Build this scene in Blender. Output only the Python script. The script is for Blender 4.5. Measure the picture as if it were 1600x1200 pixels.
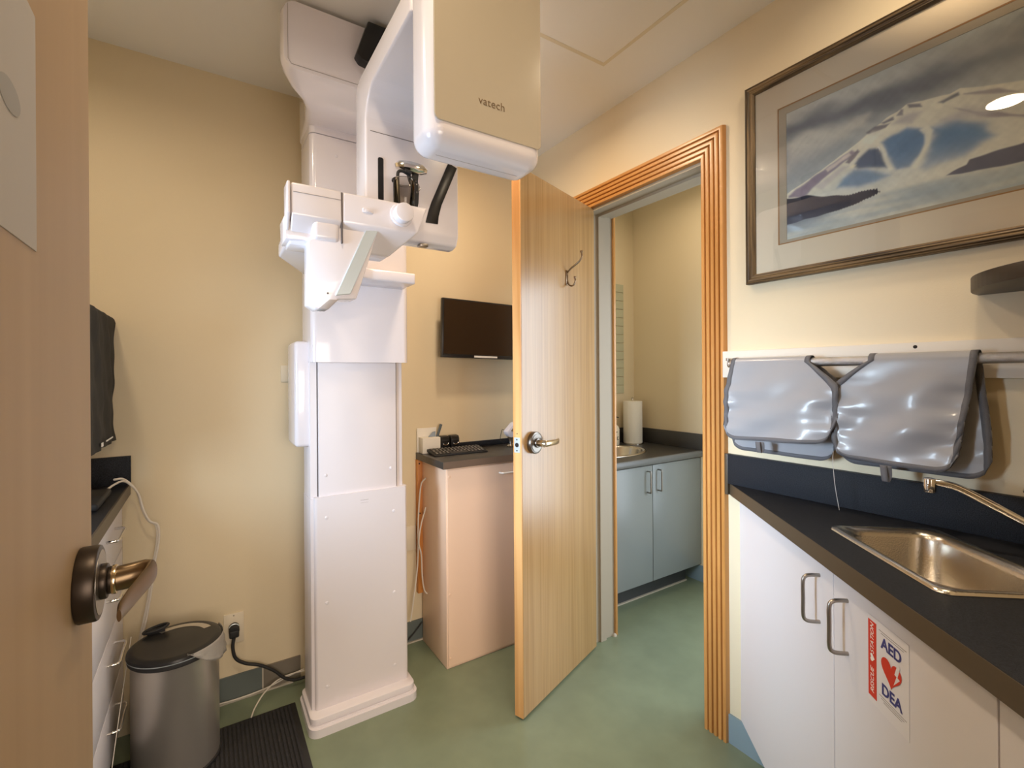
import bpy, bmesh, math, random
import numpy as np
from mathutils import Vector, Matrix

for o in list(bpy.data.objects): bpy.data.objects.remove(o, do_unlink=True)
C = bpy.context.scene.collection
sc = bpy.context.scene
random.seed(4)
PI = math.pi

# ------------------------------------------------------------------ camera
F, YAW, ROLL, CY, EYE = 739.34, 0.574, 0.0068, 584.4, 1.289
fx = Vector((math.cos(YAW), -math.sin(YAW), 0)); fw = Vector((math.sin(YAW), math.cos(YAW), 0)); up = Vector((0, 0, 1))
cr, sr = math.cos(ROLL), math.sin(ROLL)
R_ = cr*fx - sr*up; U_ = sr*fx + cr*up
cd = bpy.data.cameras.new('camera'); cam = bpy.data.objects.new('camera', cd); C.objects.link(cam)
M = Matrix((( R_.x, U_.x, -fw.x, 0), (R_.y, U_.y, -fw.y, 0), (R_.z, U_.z, -fw.z, EYE), (0, 0, 0, 1)))
cam.matrix_world = M
cd.sensor_fit = 'HORIZONTAL'; cd.sensor_width = 36; cd.lens = F/1600*36
cd.shift_y = -(600-CY)/1600
cd.clip_start = 0.02
sc.camera = cam

# ------------------------------------------------------------------ world, exposure
w = bpy.data.worlds.new('world'); sc.world = w; w.use_nodes = True
bg = w.node_tree.nodes['Background']; bg.inputs[0].default_value = (0.75, 0.86, 1, 1); bg.inputs[1].default_value = 0.6
vs = sc.view_settings
vs.view_transform = 'Standard'; vs.look = 'None'; vs.gamma = 1; vs.use_curve_mapping = False
vs.exposure = 0.0

def area(name, loc, aim, sx, sy, power, col, spread=180, shape='RECTANGLE'):
    d = bpy.data.lights.new(name, 'AREA'); d.shape = shape; d.size = sx; d.size_y = sy
    d.energy = power; d.color = col; d.spread = math.radians(spread)
    o = bpy.data.objects.new(name, d); C.objects.link(o); o.location = loc
    v = Vector(aim)-Vector(loc); o.rotation_euler = v.to_track_quat('-Z', 'Y').to_euler()
    return o
# daylight through the left and wash room windows, plus two added fills
area('daylight_left_window', (-0.93, 1.00, 1.25), (0.9, 1.35, 0.90), 0.52, 0.56, 16, (0.60, 0.79, 1.0), 100)
area('added_casing_beam', (-0.92, 1.00, 1.25), (1.52, 0.93, 0.70), 0.50, 0.54, 3.8, (0.70, 0.86, 1.0), 48)  # extra beam added in the same opening to brighten the wall by the casing
area('daylight_wash_room', (2.63, 0.80, 1.05), (1.3, 1.45, 0.6), 0.88, 1.80, 21, (0.82, 0.92, 1.0), 150)
area('hall_fill_light', (0.25, -1.0, 1.15), (1.0, 1.5, 0.6), 0.9, 0.9, 9.5, (1.0, 0.84, 0.70), 90)  # frontal fill added behind the camera to lift door leaf and desk

# ------------------------------------------------------------------ materials
def new_mat(name):
    m = bpy.data.materials.new(name); m.use_nodes = True
    nt = m.node_tree; return m, nt, nt.nodes['Principled BSDF']
def mat(name, col, rough=.5, metal=0, spec=.5, coat=0, bump=0, bscale=200, var=0, vscale=3, trans=0, ior=1.45, alpha=1):
    m, nt, b = new_mat(name)
    b.inputs['Base Color'].default_value = (*col, 1); b.inputs['Roughness'].default_value = rough
    b.inputs['Metallic'].default_value = metal; b.inputs['Specular IOR Level'].default_value = spec
    b.inputs['Coat Weight'].default_value = coat; b.inputs['Coat Roughness'].default_value = .05
    b.inputs['Transmission Weight'].default_value = trans; b.inputs['IOR'].default_value = ior
    b.inputs['Alpha'].default_value = alpha
    tc = nt.nodes.new('ShaderNodeTexCoord')
    if bump:
        n = nt.nodes.new('ShaderNodeTexNoise'); n.inputs['Scale'].default_value = bscale; n.inputs['Detail'].default_value = 3
        nt.links.new(tc.outputs['Object'], n.inputs['Vector'])
        bp = nt.nodes.new('ShaderNodeBump'); bp.inputs['Strength'].default_value = bump; bp.inputs['Distance'].default_value = .002
        nt.links.new(n.outputs['Fac'], bp.inputs['Height']); nt.links.new(bp.outputs['Normal'], b.inputs['Normal'])
    if var:
        n = nt.nodes.new('ShaderNodeTexNoise'); n.inputs['Scale'].default_value = vscale; n.inputs['Detail'].default_value = 5
        nt.links.new(tc.outputs['Object'], n.inputs['Vector'])
        mr = nt.nodes.new('ShaderNodeMapRange'); mr.inputs['To Min'].default_value = 1-var; mr.inputs['To Max'].default_value = 1+var
        mr.inputs['From Min'].default_value = .3; mr.inputs['From Max'].default_value = .7
        nt.links.new(n.outputs['Fac'], mr.inputs['Value'])
        mx = nt.nodes.new('ShaderNodeVectorMath'); mx.operation = 'SCALE'; mx.inputs[0].default_value = col
        nt.links.new(mr.outputs['Result'], mx.inputs['Scale']); nt.links.new(mx.outputs['Vector'], b.inputs['Base Color'])
    return m
def wood(name, c1, c2, scale=(60, 60, 1.6), rough=.4, c3=None, coat=0.0, detail=6, lo=.35, hi=.65, rot=(0, 0, 0)):
    m, nt, b = new_mat(name)
    tc = nt.nodes.new('ShaderNodeTexCoord'); mp = nt.nodes.new('ShaderNodeMapping'); mp.inputs['Scale'].default_value = scale
    mp.inputs['Rotation'].default_value = rot
    nt.links.new(tc.outputs['Object'], mp.inputs['Vector'])
    n = nt.nodes.new('ShaderNodeTexNoise'); n.inputs['Scale'].default_value = 1; n.inputs['Detail'].default_value = detail; n.inputs['Distortion'].default_value = .3
    nt.links.new(mp.outputs['Vector'], n.inputs['Vector'])
    r = nt.nodes.new('ShaderNodeValToRGB'); r.color_ramp.elements[0].position = lo; r.color_ramp.elements[1].position = hi
    r.color_ramp.elements[0].color = (*c1, 1); r.color_ramp.elements[1].color = (*c2, 1)
    nt.links.new(n.outputs['Fac'], r.inputs['Fac'])
    out = r.outputs['Color']
    if c3:
        n2 = nt.nodes.new('ShaderNodeTexNoise'); n2.inputs['Scale'].default_value = .12; n2.inputs['Detail'].default_value = 2
        nt.links.new(mp.outputs['Vector'], n2.inputs['Vector'])
        mx = nt.nodes.new('ShaderNodeMixRGB'); mx.inputs['Color2'].default_value = (*c3, 1)
        mr = nt.nodes.new('ShaderNodeMapRange'); mr.inputs['From Min'].default_value = .4; mr.inputs['From Max'].default_value = .7; mr.inputs['To Max'].default_value = .6
        nt.links.new(n2.outputs['Fac'], mr.inputs['Value']); nt.links.new(mr.outputs['Result'], mx.inputs['Fac'])
        nt.links.new(out, mx.inputs['Color1']); out = mx.outputs['Color']
    nt.links.new(out, b.inputs['Base Color'])
    bp = nt.nodes.new('ShaderNodeBump'); bp.inputs['Strength'].default_value = .12; bp.inputs['Distance'].default_value = .001
    nt.links.new(n.outputs['Fac'], bp.inputs['Height']); nt.links.new(bp.outputs['Normal'], b.inputs['Normal'])
    b.inputs['Roughness'].default_value = rough; b.inputs['Coat Weight'].default_value = coat; b.inputs['Coat Roughness'].default_value = .25
    return m
def vcol(name, rough=.6):
    m, nt, b = new_mat(name); a = nt.nodes.new('ShaderNodeVertexColor'); a.layer_name = 'paint'
    n = nt.nodes.new('ShaderNodeTexNoise'); n.inputs['Scale'].default_value = 35; n.inputs['Detail'].default_value = 6
    tc = nt.nodes.new('ShaderNodeTexCoord'); nt.links.new(tc.outputs['Object'], n.inputs['Vector'])
    mr = nt.nodes.new('ShaderNodeMapRange'); mr.inputs['To Min'].default_value = .90; mr.inputs['To Max'].default_value = 1.10
    nt.links.new(n.outputs['Fac'], mr.inputs['Value'])
    mx = nt.nodes.new('ShaderNodeVectorMath'); mx.operation = 'SCALE'; nt.links.new(a.outputs['Color'], mx.inputs[0])
    nt.links.new(mr.outputs['Result'], mx.inputs['Scale']); nt.links.new(mx.outputs['Vector'], b.inputs['Base Color'])
    b.inputs['Roughness'].default_value = rough; b.inputs['Specular IOR Level'].default_value = .2
    return m
def emis(name, col, s):
    m, nt, b = new_mat(name); b.inputs['Emission Color'].default_value = (*col, 1); b.inputs['Emission Strength'].default_value = s
    b.inputs['Base Color'].default_value = (*col, 1); return m

m_wall = mat('wall_paint', (.74, .635, .45), .45, bump=.15, bscale=260, spec=.35)
m_ceil = mat('ceiling_paint', (.87, .86, .83), .8, bump=.1, bscale=200, spec=.2)
m_floor = mat('green_vinyl', (.20, .245, .165), 0.32, var=.07, vscale=9, bump=.05, bscale=60)
m_base = mat('blue_grey_cove_base', (.13, .155, .15), .45)
m_base2 = mat('brown_grey_cove_base', (.20, .175, .14), .5)
m_caulk = mat('caulk', (.55, .50, .42), .7)
m_white = mat('glossy_white_shell', (.79, .755, .80), .22, coat=.6)
m_whitem = mat('satin_white_shell', (.75, .705, .73), .36)
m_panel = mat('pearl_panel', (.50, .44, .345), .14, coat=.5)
m_black = mat('black_plastic', (.012, .012, .013), .3)
m_blackm = mat('matt_black', (.02, .02, .021), .6)
m_seam = mat('seam', (.12, .10, .10), .7)
m_seaml = mat('shell_seam', (.42, .38, .37), .6)
m_silver = mat('satin_silver', (.62, .69, .72), .32, metal=.35)
m_chrome = mat('chrome', (.82, .80, .77), .1, metal=1)
m_steel = mat('brushed_steel', (.62, .58, .52), .24, metal=1, bump=.15, bscale=300)
m_steel2 = mat('bin_steel', (.66, .62, .56), .34, metal=.8)
m_rail = mat('knurled_chrome', (.50, .50, .52), .25, metal=1, bump=.8, bscale=900)
m_bronze = mat('aged_bronze', (.23, .165, .10), .3, metal=1)
m_bronzed = mat('dark_bronze', (.055, .042, .033), .38, metal=.8)
m_brass = mat('nickel_brass', (.62, .49, .32), .22, metal=1)
m_nick = mat('dark_nickel', (.36, .33, .30), .33, metal=1)
m_veneer = wood('birch_veneer', (.36, .20, .068), (.47, .285, .112), (110, 110, 1.8), .28, (.50, .32, .14), coat=.7, detail=9)
m_veneer2 = wood('birch_veneer_near', (.38, .255, .135), (.44, .30, .165), (14, 14, .7), .5, (.48, .34, .20), detail=3)
m_edge = wood('door_edge_pine', (.62, .29, .09), (.80, .45, .18), (30, 30, 1.2), .25, coat=.4)
m_pine = wood('fluted_pine', (.44, .18, .035), (.62, .29, .08), (30, 22, 1.4), .32, (.70, .38, .13), coat=.3)
m_pineh = wood('fluted_pine_head', (.44, .18, .035), (.62, .29, .08), (30, 1.4, 22), .32, (.70, .38, .13), coat=.3)
m_batten = wood('knotty_batten', (.55, .20, .04), (.72, .32, .08), (30, 30, 2), .5)
m_jamb = mat('jamb_paint', (.44, .39, .31), .5)
m_lam = mat('charcoal_laminate', (.018, .020, .026), .46, bump=.4, bscale=900, var=.7, vscale=500, spec=.22)
m_lame = mat('charcoal_laminate_edge', (.085, .062, .040), .4)
m_cab = mat('white_melamine', (.74, .71, .74), .30)
m_cabp = mat('cream_steel_cabinet', (.90, .66, .50), .38)
m_greyd = mat('blue_grey_laminate', (.25, .28, .29), .30)
m_apron = mat('grey_vinyl', (.33, .335, .365), .30, bump=.15, bscale=40, coat=.15)
m_bind = mat('grey_binding', (.13, .13, .145), .7, bump=.6, bscale=600)
m_thread = mat('thread', (.55, .52, .5), .8)
m_frame = wood('oak_frame', (.05, .030, .013), (.21, .135, .062), (60, 3, 60), .5, detail=5, lo=.4, hi=.6)
m_framev = wood('oak_frame_upright', (.05, .030, .013), (.21, .135, .062), (60, 60, 3), .5, detail=5, lo=.4, hi=.6)
m_mat1 = mat('cream_mount', (.84, .71, .52), .7)
m_mat2 = mat('tan_mount', (.50, .42, .30), .7)
m_line = mat('orange_bevel', (.45, .22, .07), .6)
m_paint = vcol('watercolour')
m_glass = None
m_paper = mat('paper', (.80, .77, .70), .8)
m_papernote = mat('grey_paper', (.48, .45, .42), .7)
m_red = mat('red_ink', (.62, .035, .015), .5)
m_blue = mat('blue_ink', (.04, .04, .20), .5)
m_inkw = mat('white_ink', (.85, .83, .8), .5)
m_stick = mat('white_sticker', (.77, .74, .76), .32)
m_grey = mat('grey_ink', (.22, .19, .18), .6)
m_logo = mat('brown_ink', (.16, .10, .045), .5)
m_cable = mat('white_cable', (.72, .67, .60), .5)
m_carpet = mat('ribbed_mat', (.022, .022, .026), .9, bump=1, bscale=150)
m_bag = mat('bin_liner', (.50, .47, .43), .5, trans=.35, bump=.8, bscale=60)
m_outlet = mat('ivory_plate', (.74, .66, .52), .4)
m_cloth = mat('black_cloth', (.022, .022, .022), .75, bump=.9, bscale=22)
m_screen = mat('dark_screen', (.030, .018, .010), .25)
m_tile = mat('pale_tile', (.50, .50, .36), .4)
m_mirror = mat('mirror_glass', (.80, .76, .62), .12, metal=.9)
m_soap = mat('soap_bottle', (.80, .74, .60), .35)
m_amber = mat('amber_neck', (.50, .28, .06), .3)
m_hole = mat('hole', (.015, .01, .008), .8)
m_lamp = emis('lamp_lens', (1.0, .78, .52), 14)
m_keys = mat('key_black', (.035, .032, .030), .5)

def glass(name, col, rough=0, thin=True):
    m = bpy.data.materials.new(name); m.use_nodes = True; nt = m.node_tree
    for n in list(nt.nodes): nt.nodes.remove(n)
    o = nt.nodes.new('ShaderNodeOutputMaterial'); g = nt.nodes.new('ShaderNodeBsdfGlossy'); t = nt.nodes.new('ShaderNodeBsdfTransparent')
    g.inputs['Roughness'].default_value = rough; t.inputs['Color'].default_value = (*col, 1)
    f = nt.nodes.new('ShaderNodeFresnel'); f.inputs['IOR'].default_value = 1.45; mx = nt.nodes.new('ShaderNodeMixShader')
    nt.links.new(f.outputs[0], mx.inputs[0]); nt.links.new(t.outputs[0], mx.inputs[1]); nt.links.new(g.outputs[0], mx.inputs[2]); nt.links.new(mx.outputs[0], o.inputs[0])
    return m
m_glass = glass('picture_glass', (1, 1, 1))
m_smoke = glass('smoked_clear_plastic', (.80, .78, .76), .05)

# ------------------------------------------------------------------ helpers
OFF = {}
def finish(o, smooth=40):
    me = o.data
    if smooth:
        me.polygons.foreach_set('use_smooth', [True]*len(me.polygons)); me.set_sharp_from_angle(angle=math.radians(smooth))
def obj(name, bm, m, parent=None, smooth=40, label=None):
    me = bpy.data.meshes.new(name); 
    bmesh.ops.recalc_face_normals(bm, faces=bm.faces)
    base = OFF[parent.name] if parent else None
    if base is None:
        vs_ = [v.co for v in bm.verts]
        x = [v.x for v in vs_]; y = [v.y for v in vs_]; z = [v.z for v in vs_]
        base = Vector(((min(x)+max(x))/2, (min(y)+max(y))/2, min(z)))
    bmesh.ops.translate(bm, verts=bm.verts, vec=-base)
    bm.to_mesh(me); bm.free()
    for mm in (m if isinstance(m, (list, tuple)) else [m]): me.materials.append(mm)
    o = bpy.data.objects.new(name, me); C.objects.link(o)
    finish(o, smooth)
    if parent: o.parent = parent
    else: o.location = base
    OFF[o.name] = base
    if label: o['label'] = label
    return o
def thing(name, label, cat, loc, group=None, kind=None):
    o = bpy.data.objects.new(name, None); C.objects.link(o); o.location = loc; o.empty_display_size = .05
    if label: o['label'] = label
    if cat: o['category'] = cat
    if group: o['group'] = group
    if kind: o['kind'] = kind
    OFF[o.name] = Vector(loc); return o
def tag(o, label, cat, group=None):
    o['label'] = label; o['category'] = cat
    if group: o['group'] = group
    return o
def struct(name, bm, m, smooth=40):
    o = obj(name, bm, m, None, smooth); o['kind'] = 'structure'; return o

def NB(): return bmesh.new()
def box(bm, x0, x1, y0, y1, z0, z1, r=0, seg=2, mi=0, T=None, axes=None):
    """box; r bevels all edges, axes='z' bevels only the edges along z"""
    x0, x1 = min(x0, x1), max(x0, x1); y0, y1 = min(y0, y1), max(y0, y1); z0, z1 = min(z0, z1), max(z0, z1)
    b2 = bmesh.new()
    r_ = bmesh.ops.create_cube(b2, size=1)
    for v in b2.verts: v.co = Vector(((x0+x1)/2+v.co.x*(x1-x0), (y0+y1)/2+v.co.y*(y1-y0), (z0+z1)/2+v.co.z*(z1-z0)))
    if r:
        if axes:
            ed = []
            for e in b2.edges:
                d = (e.verts[0].co-e.verts[1].co); a = max(range(3), key=lambda i: abs(d[i]))
                if 'xyz'[a] in axes: ed.append(e)
        else: ed = b2.edges[:]
        bmesh.ops.bevel(b2, geom=ed, offset=r, segments=seg, profile=.5, affect='EDGES', clamp_overlap=True)
    merge(bm, b2, mi, T)
def merge(bm, b2, mi=0, T=None):
    if T is not None: bmesh.ops.transform(b2, matrix=T, verts=b2.verts)
    mp = {}
    for v in b2.verts: mp[v] = bm.verts.new(v.co)
    for f in b2.faces:
        try: nf = bm.faces.new([mp[v] for v in f.verts]); nf.material_index = mi
        except ValueError: pass
    b2.free()
def tube(bm, pts, r, n=10, mi=0, T=None, closed=False, caps=True):
    pts = [Vector(p) for p in pts]; b2 = bmesh.new(); rings = []; L = len(pts)
    rr = r if isinstance(r, (list, tuple)) else [r]*L
    d0 = (pts[1]-pts[0]).normalized(); a = Vector((0, 0, 1)) if abs(d0.z) < .9 else Vector((1, 0, 0))
    nrm = d0.cross(a).normalized()
    for i, p in enumerate(pts):
        if closed: d = (pts[(i+1) % L]-pts[i-1]).normalized()
        else: d = (pts[min(i+1, L-1)]-pts[max(i-1, 0)]).normalized()
        nrm = (nrm-d*nrm.dot(d)).normalized(); bi = d.cross(nrm)
        rings.append([b2.verts.new(p+(nrm*math.cos(2*PI*k/n)+bi*math.sin(2*PI*k/n))*rr[i]) for k in range(n)])
    for i in range(L if closed else L-1):
        A, B = rings[i], rings[(i+1) % L]
        for k in range(n): b2.faces.new((A[k], A[(k+1) % n], B[(k+1) % n], B[k]))
    if caps and not closed: b2.faces.new(rings[0]); b2.faces.new(rings[-1])
    merge(bm, b2, mi, T)
def smooth_path(pts, k=6):
    pts = [Vector(p) for p in pts]; out = []
    P = [pts[0]*2-pts[1]]+pts+[pts[-1]*2-pts[-2]]
    for i in range(1, len(P)-2):
        for j in range(k):
            t = j/k; a, b, c, d = P[i-1], P[i], P[i+1], P[i+2]
            out.append(.5*((2*b)+(-a+c)*t+(2*a-5*b+4*c-d)*t*t+(-a+3*b-3*c+d)*t**3))
    out.append(pts[-1]); return out
def cyl(bm, a, b, r, n=24, mi=0, r2=None, T=None, bev=0):
    a, b = Vector(a), Vector(b); r2 = r if r2 is None else r2
    if bev:
        d = (b-a).normalized()
        tube(bm, [a, a+d*bev*.3, a+d*bev, b-d*bev, b-d*bev*.3, b], [r-bev, r-bev*.3, r, r2, r2-bev*.3, r2-bev], n, mi, T)
    else: tube(bm, [a, b], [r, r2], n, mi, T)
def lathe(bm, c, prof, n=32, mi=0, sx=1, sy=1, cap=True, T=None):
    b2 = bmesh.new(); rings = []
    for (r, z) in prof: rings.append([b2.verts.new((c[0]+sx*r*math.cos(2*PI*k/n), c[1]+sy*r*math.sin(2*PI*k/n), c[2]+z)) for k in range(n)])
    for A, B in zip(rings, rings[1:]):
        for k in range(n): b2.faces.new((A[k], A[(k+1) % n], B[(k+1) % n], B[k]))
    if cap: b2.faces.new(rings[0]); b2.faces.new(rings[-1])
    merge(bm, b2, mi, T)
def prism(bm, poly, lo, hi, axis='z', mi=0, T=None, r=0, seg=2, bev_all=False):
    """polygon extruded along axis. poly coords: z->(x,y) ; y->(x,z) ; x->(y,z)"""
    f = {'z': lambda a, b, c: (a, b, c), 'y': lambda a, b, c: (a, c, b), 'x': lambda a, b, c: (c, a, b)}[axis]
    b2 = bmesh.new(); A = [b2.verts.new(f(p[0], p[1], lo)) for p in poly]; B = [b2.verts.new(f(p[0], p[1], hi)) for p in poly]
    n = len(poly); b2.faces.new(A); b2.faces.new(B)
    for k in range(n): b2.faces.new((A[k], A[(k+1) % n], B[(k+1) % n], B[k]))
    bmesh.ops.recalc_face_normals(b2, faces=b2.faces)
    if r: bmesh.ops.bevel(b2, geom=b2.edges[:], offset=r, segments=seg, profile=.5, affect='EDGES', clamp_overlap=True)
    merge(bm, b2, mi, T)
def holed_plate(bm, outer, holes, z0, z1, mi=0, T=None):
    b2 = bmesh.new()
    for z in (z0, z1):
        es = []
        for loop in [outer]+holes:
            vs_ = [b2.verts.new((p[0], p[1], z)) for p in loop]
            for k in range(len(vs_)): es.append(b2.edges.new((vs_[k], vs_[(k+1) % len(vs_)])))
        bmesh.ops.triangle_fill(b2, edges=es, use_beauty=True)
    for loop in [outer]+holes:
        a = [b2.verts.new((p[0], p[1], z0)) for p in loop]; b = [b2.verts.new((p[0], p[1], z1)) for p in loop]
        n = len(loop)
        for k in range(n): b2.faces.new((a[k], a[(k+1) % n], b[(k+1) % n], b[k]))
    bmesh.ops.remove_doubles(b2, verts=b2.verts, dist=1e-5)
    merge(bm, b2, mi, T)
def loft(bm, loops, mi=0, T=None, cap_end=False, cap_start=False, closed=True):
    b2 = bmesh.new(); rings = [[b2.verts.new(p) for p in L] for L in loops]; n = len(loops[0])
    for A, B in zip(rings, rings[1:]):
        for k in range(n if closed else n-1): b2.faces.new((A[k], A[(k+1) % n], B[(k+1) % n], B[k]))
    if cap_end: b2.faces.new(rings[-1])
    if cap_start: b2.faces.new(rings[0])
    merge(bm, b2, mi, T)
def rrect(x0, x1, y0, y1, r, n=5):
    out = []
    for cx, cy, a0 in ((x1-r, y1-r, 0), (x0+r, y1-r, 90), (x0+r, y0+r, 180), (x1-r, y0+r, 270)):
        for k in range(n+1):
            a = math.radians(a0+90*k/n); out.append((cx+r*math.cos(a), cy+r*math.sin(a)))
    return out
def text_mesh(name, s, size, m, parent, Mx, extrude=.0004, shear=0, align='CENTER', spacing=1, bold=0):
    cu = bpy.data.curves.new(name, 'FONT'); cu.body = s; cu.size = size; cu.extrude = extrude; cu.align_x = align; cu.align_y = 'CENTER'; cu.shear = shear; cu.space_character = spacing
    cu.offset = bold
    t = bpy.data.objects.new(name+'_tmp', cu); C.objects.link(t)
    dg = bpy.context.evaluated_depsgraph_get(); dg.update()
    me = bpy.data.meshes.new_from_object(t.evaluated_get(dg)); bpy.data.objects.remove(t, do_unlink=True)
    bm = bmesh.new(); bm.from_mesh(me); bpy.data.meshes.remove(me)
    bmesh.ops.transform(bm, matrix=Mx, verts=bm.verts)
    return obj(name, bm, m, parent, 0)
def frame_mat(o, ax, ay, az): # matrix with columns ax, ay, az
    return Matrix(((ax[0], ay[0], az[0], o[0]), (ax[1], ay[1], az[1], o[1]), (ax[2], ay[2], az[2], o[2]), (0, 0, 0, 1)))

XR, YB, HC = 1.529, 2.187, 2.474     # right wall, back wall, ceiling
YF, XL = -.15, -.86                  # front wall, left wall
WT = .15                             # thickness of the right wall
XO, YO = 2.562, 2.36                 # wash room walls
D0, D1, DH = 1.065, 1.70, 2.062      # doorway in the right wall

# ------------------------------------------------------------------ structure
b = NB(); box(b, -1.1, 2.9, -1.6, 2.6, -.06, 0); struct('floor', b, m_floor)
b = NB(); box(b, -1.1, 2.9, -1.6, 2.6, HC, HC+.06); struct('ceiling', b, m_ceil)
b = NB(); box(b, XL-.1, XR+WT, YB, YB+.1, 0, HC); struct('wall_back', b, m_wall)
b = NB(); box(b, XR, XR+WT, YF-.1, D0, 0, HC); box(b, XR, XR+WT, D1, YB, 0, HC); box(b, XR, XR+WT, D0, D1, DH, HC); struct('wall_right', b, m_wall)
b = NB()  # left wall with a window opening
WY0, WY1, WZ0, WZ1 = .70, 1.26, .95, 1.56
box(b, XL-.1, XL, YF-.1, WY0, 0, HC); box(b, XL-.1, XL, WY1, YB, 0, HC); box(b, XL-.1, XL, WY0, WY1, 0, WZ0); box(b, XL-.1, XL, WY0, WY1, WZ1, HC); struct('wall_left', b, m_wall)
b = NB()  # front wall with the doorway the camera looks through
box(b, XL, -.165, YF-.1, YF, 0, HC); box(b, .76, XR, YF-.1, YF, 0, HC); box(b, -.165, .76, YF-.1, YF, 2.08, HC); struct('wall_front', b, m_wall)
b = NB(); box(b, XR+WT, XO+.1, YO, YO+.1, 0, HC); struct('wall_wash_room_back', b, m_wall)
b = NB()
box(b, XO, XO+.1, 1.25, YO, 0, HC); box(b, XO, XO+.1, -.25, .35, 0, HC); box(b, XO, XO+.1, .35, 1.25, 0, .12); box(b, XO, XO+.1, .35, 1.25, 2.0, HC); struct('wall_wash_room_right', b, m_wall)
b = NB(); box(b, XR+WT, XO, -.25, -.15, 0, HC); struct('wall_wash_room_front', b, m_wall)
# hall behind the camera
b = NB(); box(b, -.96, 1.7, -1.6, -1.5, 0, HC); struct('wall_hall', b, m_wall)
b = NB(); box(b, -1.06, -.96, -1.6, -.25, 0, HC); struct('wall_hall_left', b, m_wall)
b = NB(); box(b, 1.68, 1.78, -1.6, -.25, 0, HC); struct('wall_hall_right', b, m_wall)

def window(n, x0, x1, y0, y1, z0, z1):
    t = thing('window_%d' % n, None, None, ((x0+x1)/2, (y0+y1)/2, z0), kind='structure')
    b = NB(); fwid = .045
    box(b, x0, x1, y0, y0+fwid, z0, z1); box(b, x0, x1, y1-fwid, y1, z0, z1); box(b, x0, x1, y0+fwid, y1-fwid, z0, z0+fwid); box(b, x0, x1, y0+fwid, y1-fwid, z1-fwid, z1)
    obj('window_frame', b, m_jamb, t)
window(1, XL-.1, XL+.005, WY0, WY1, WZ0, WZ1)
window(2, XO-.005, XO+.1, .35, 1.25, .12, 2.0)

# cove base
def coved(bm, pts, h=.1, th=.006):
    # pts: list of (x,y) along wall, offset n given
    pass
b = NB(); box(b, -.23, .185, YB-.007, YB, 0, .1, mi=0); box(b, .185, .33, YB-.008, YB, 0, .1, mi=1); box(b, .60, .9, YB-.007, YB, 0, .1, mi=0)
box(b, -.23, .30, YB-.016, YB-.007, 0, .006, mi=2); box(b, .60, .9, YB-.014, YB-.007, 0, .006, mi=2)
box(b, .185, .19, YB-.010, YB-.006, 0, .1, mi=2)
struct('baseboard_back', b, [m_base, m_base2, m_caulk])
m_base3 = mat('blue_cove_base', (.24, .32, .36), .4)
b = NB(); box(b, XR-.007, XR, .55, D0-.085, 0, .1); box(b, XR-.007, XR, D1+.09, YB, 0, .1); struct('baseboard_right', b, m_base3)
b = NB(); box(b, XO-.007, XO, 1.3, YO, 0, .1); struct('baseboard_wash_room', b, m_base3)

# door casing: fluted pine around the doorway
t = thing('trim_1', None, None, (XR, 1.38, 0), kind='structure')
CW = .092; cth = .019
def flute_profile():
    pts = []; n = 5; wr = CW/n
    for i in range(n):
        a = i*wr
        pts += [(a+.0012, cth-.011), (a+.0035, cth-.0006), (a+wr*.5, cth), (a+wr-.0035, cth-.0006), (a+wr-.0012, cth-.011)]
    return [(0, 0)]+pts+[(CW, 0)]
fp = flute_profile()
z_in, z_out = DH, DH+CW-.003
def casing_loop(kind, s, d):
    # s distance from the opening edge (0 inner .. CW outer), d height off wall
    x = XR-d
    if kind == 'R': return [(x, D0+.005-s, 0), (x, D0+.005-s, z_in+s)]
    if kind == 'L': return [(x, D1-.005+s, 0), (x, D1-.005+s, z_in+s)]
    return [(x, D0+.005-s, z_in+s), (x, D1-.005+s, z_in+s)]
for kind, nm, mm in (('R', 'casing_upright', m_pine), ('L', 'casing_upright', m_pine), ('T', 'casing_head', m_pineh)):
    b = NB(); A = []; B = []
    for (s, d) in fp:
        p, q = casing_loop(kind, s, d); A.append(b.verts.new(p)); B.append(b.verts.new(q))
    for k in range(len(fp)-1): b.faces.new((A[k], A[k+1], B[k+1], B[k]))
    b.faces.new(A); b.faces.new(B)
    obj(nm, b, mm, t, 20)
# jamb lining with stop and edge of the far casing
t = thing('trim_2', None, None, (XR+WT/2, 1.38, 0), kind='structure')
b = NB(); x0, x1 = XR-.001, XR+WT+.003; jt = .012
box(b, x0, x1, D1-jt, D1+.002, 0, DH); box(b, x0, x1, D0-.002, D0+jt, 0, DH); box(b, x0, x1, D0+jt, D1-jt, DH-jt, DH+.002)
box(b, XR+.055, XR+.09, D1-jt-.011, D1-jt, 0, DH-jt); box(b, XR+.055, XR+.09, D0+jt, D0+jt+.011, 0, DH-jt); box(b, XR+.055, XR+.09, D0+jt+.011, D1-jt-.011, DH-jt-.011, DH-jt)
obj('jamb_lining', b, m_jamb, t)
b = NB(); box(b, x1, x1+.015, D1-.022, D1+.07, 0, DH+.07, r=.003); box(b, x1, x1+.015, D0-.07, D0+.0, 0, DH+.07, r=.003); obj('far_casing', b, m_pine, t)
b = NB(); lathe(b, (x1-.004, D1-jt-.004, 0), [(.012, 0), (.010, .008), (.004, .013)], 10); obj('caulk_blob', b, m_caulk, t)

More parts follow.
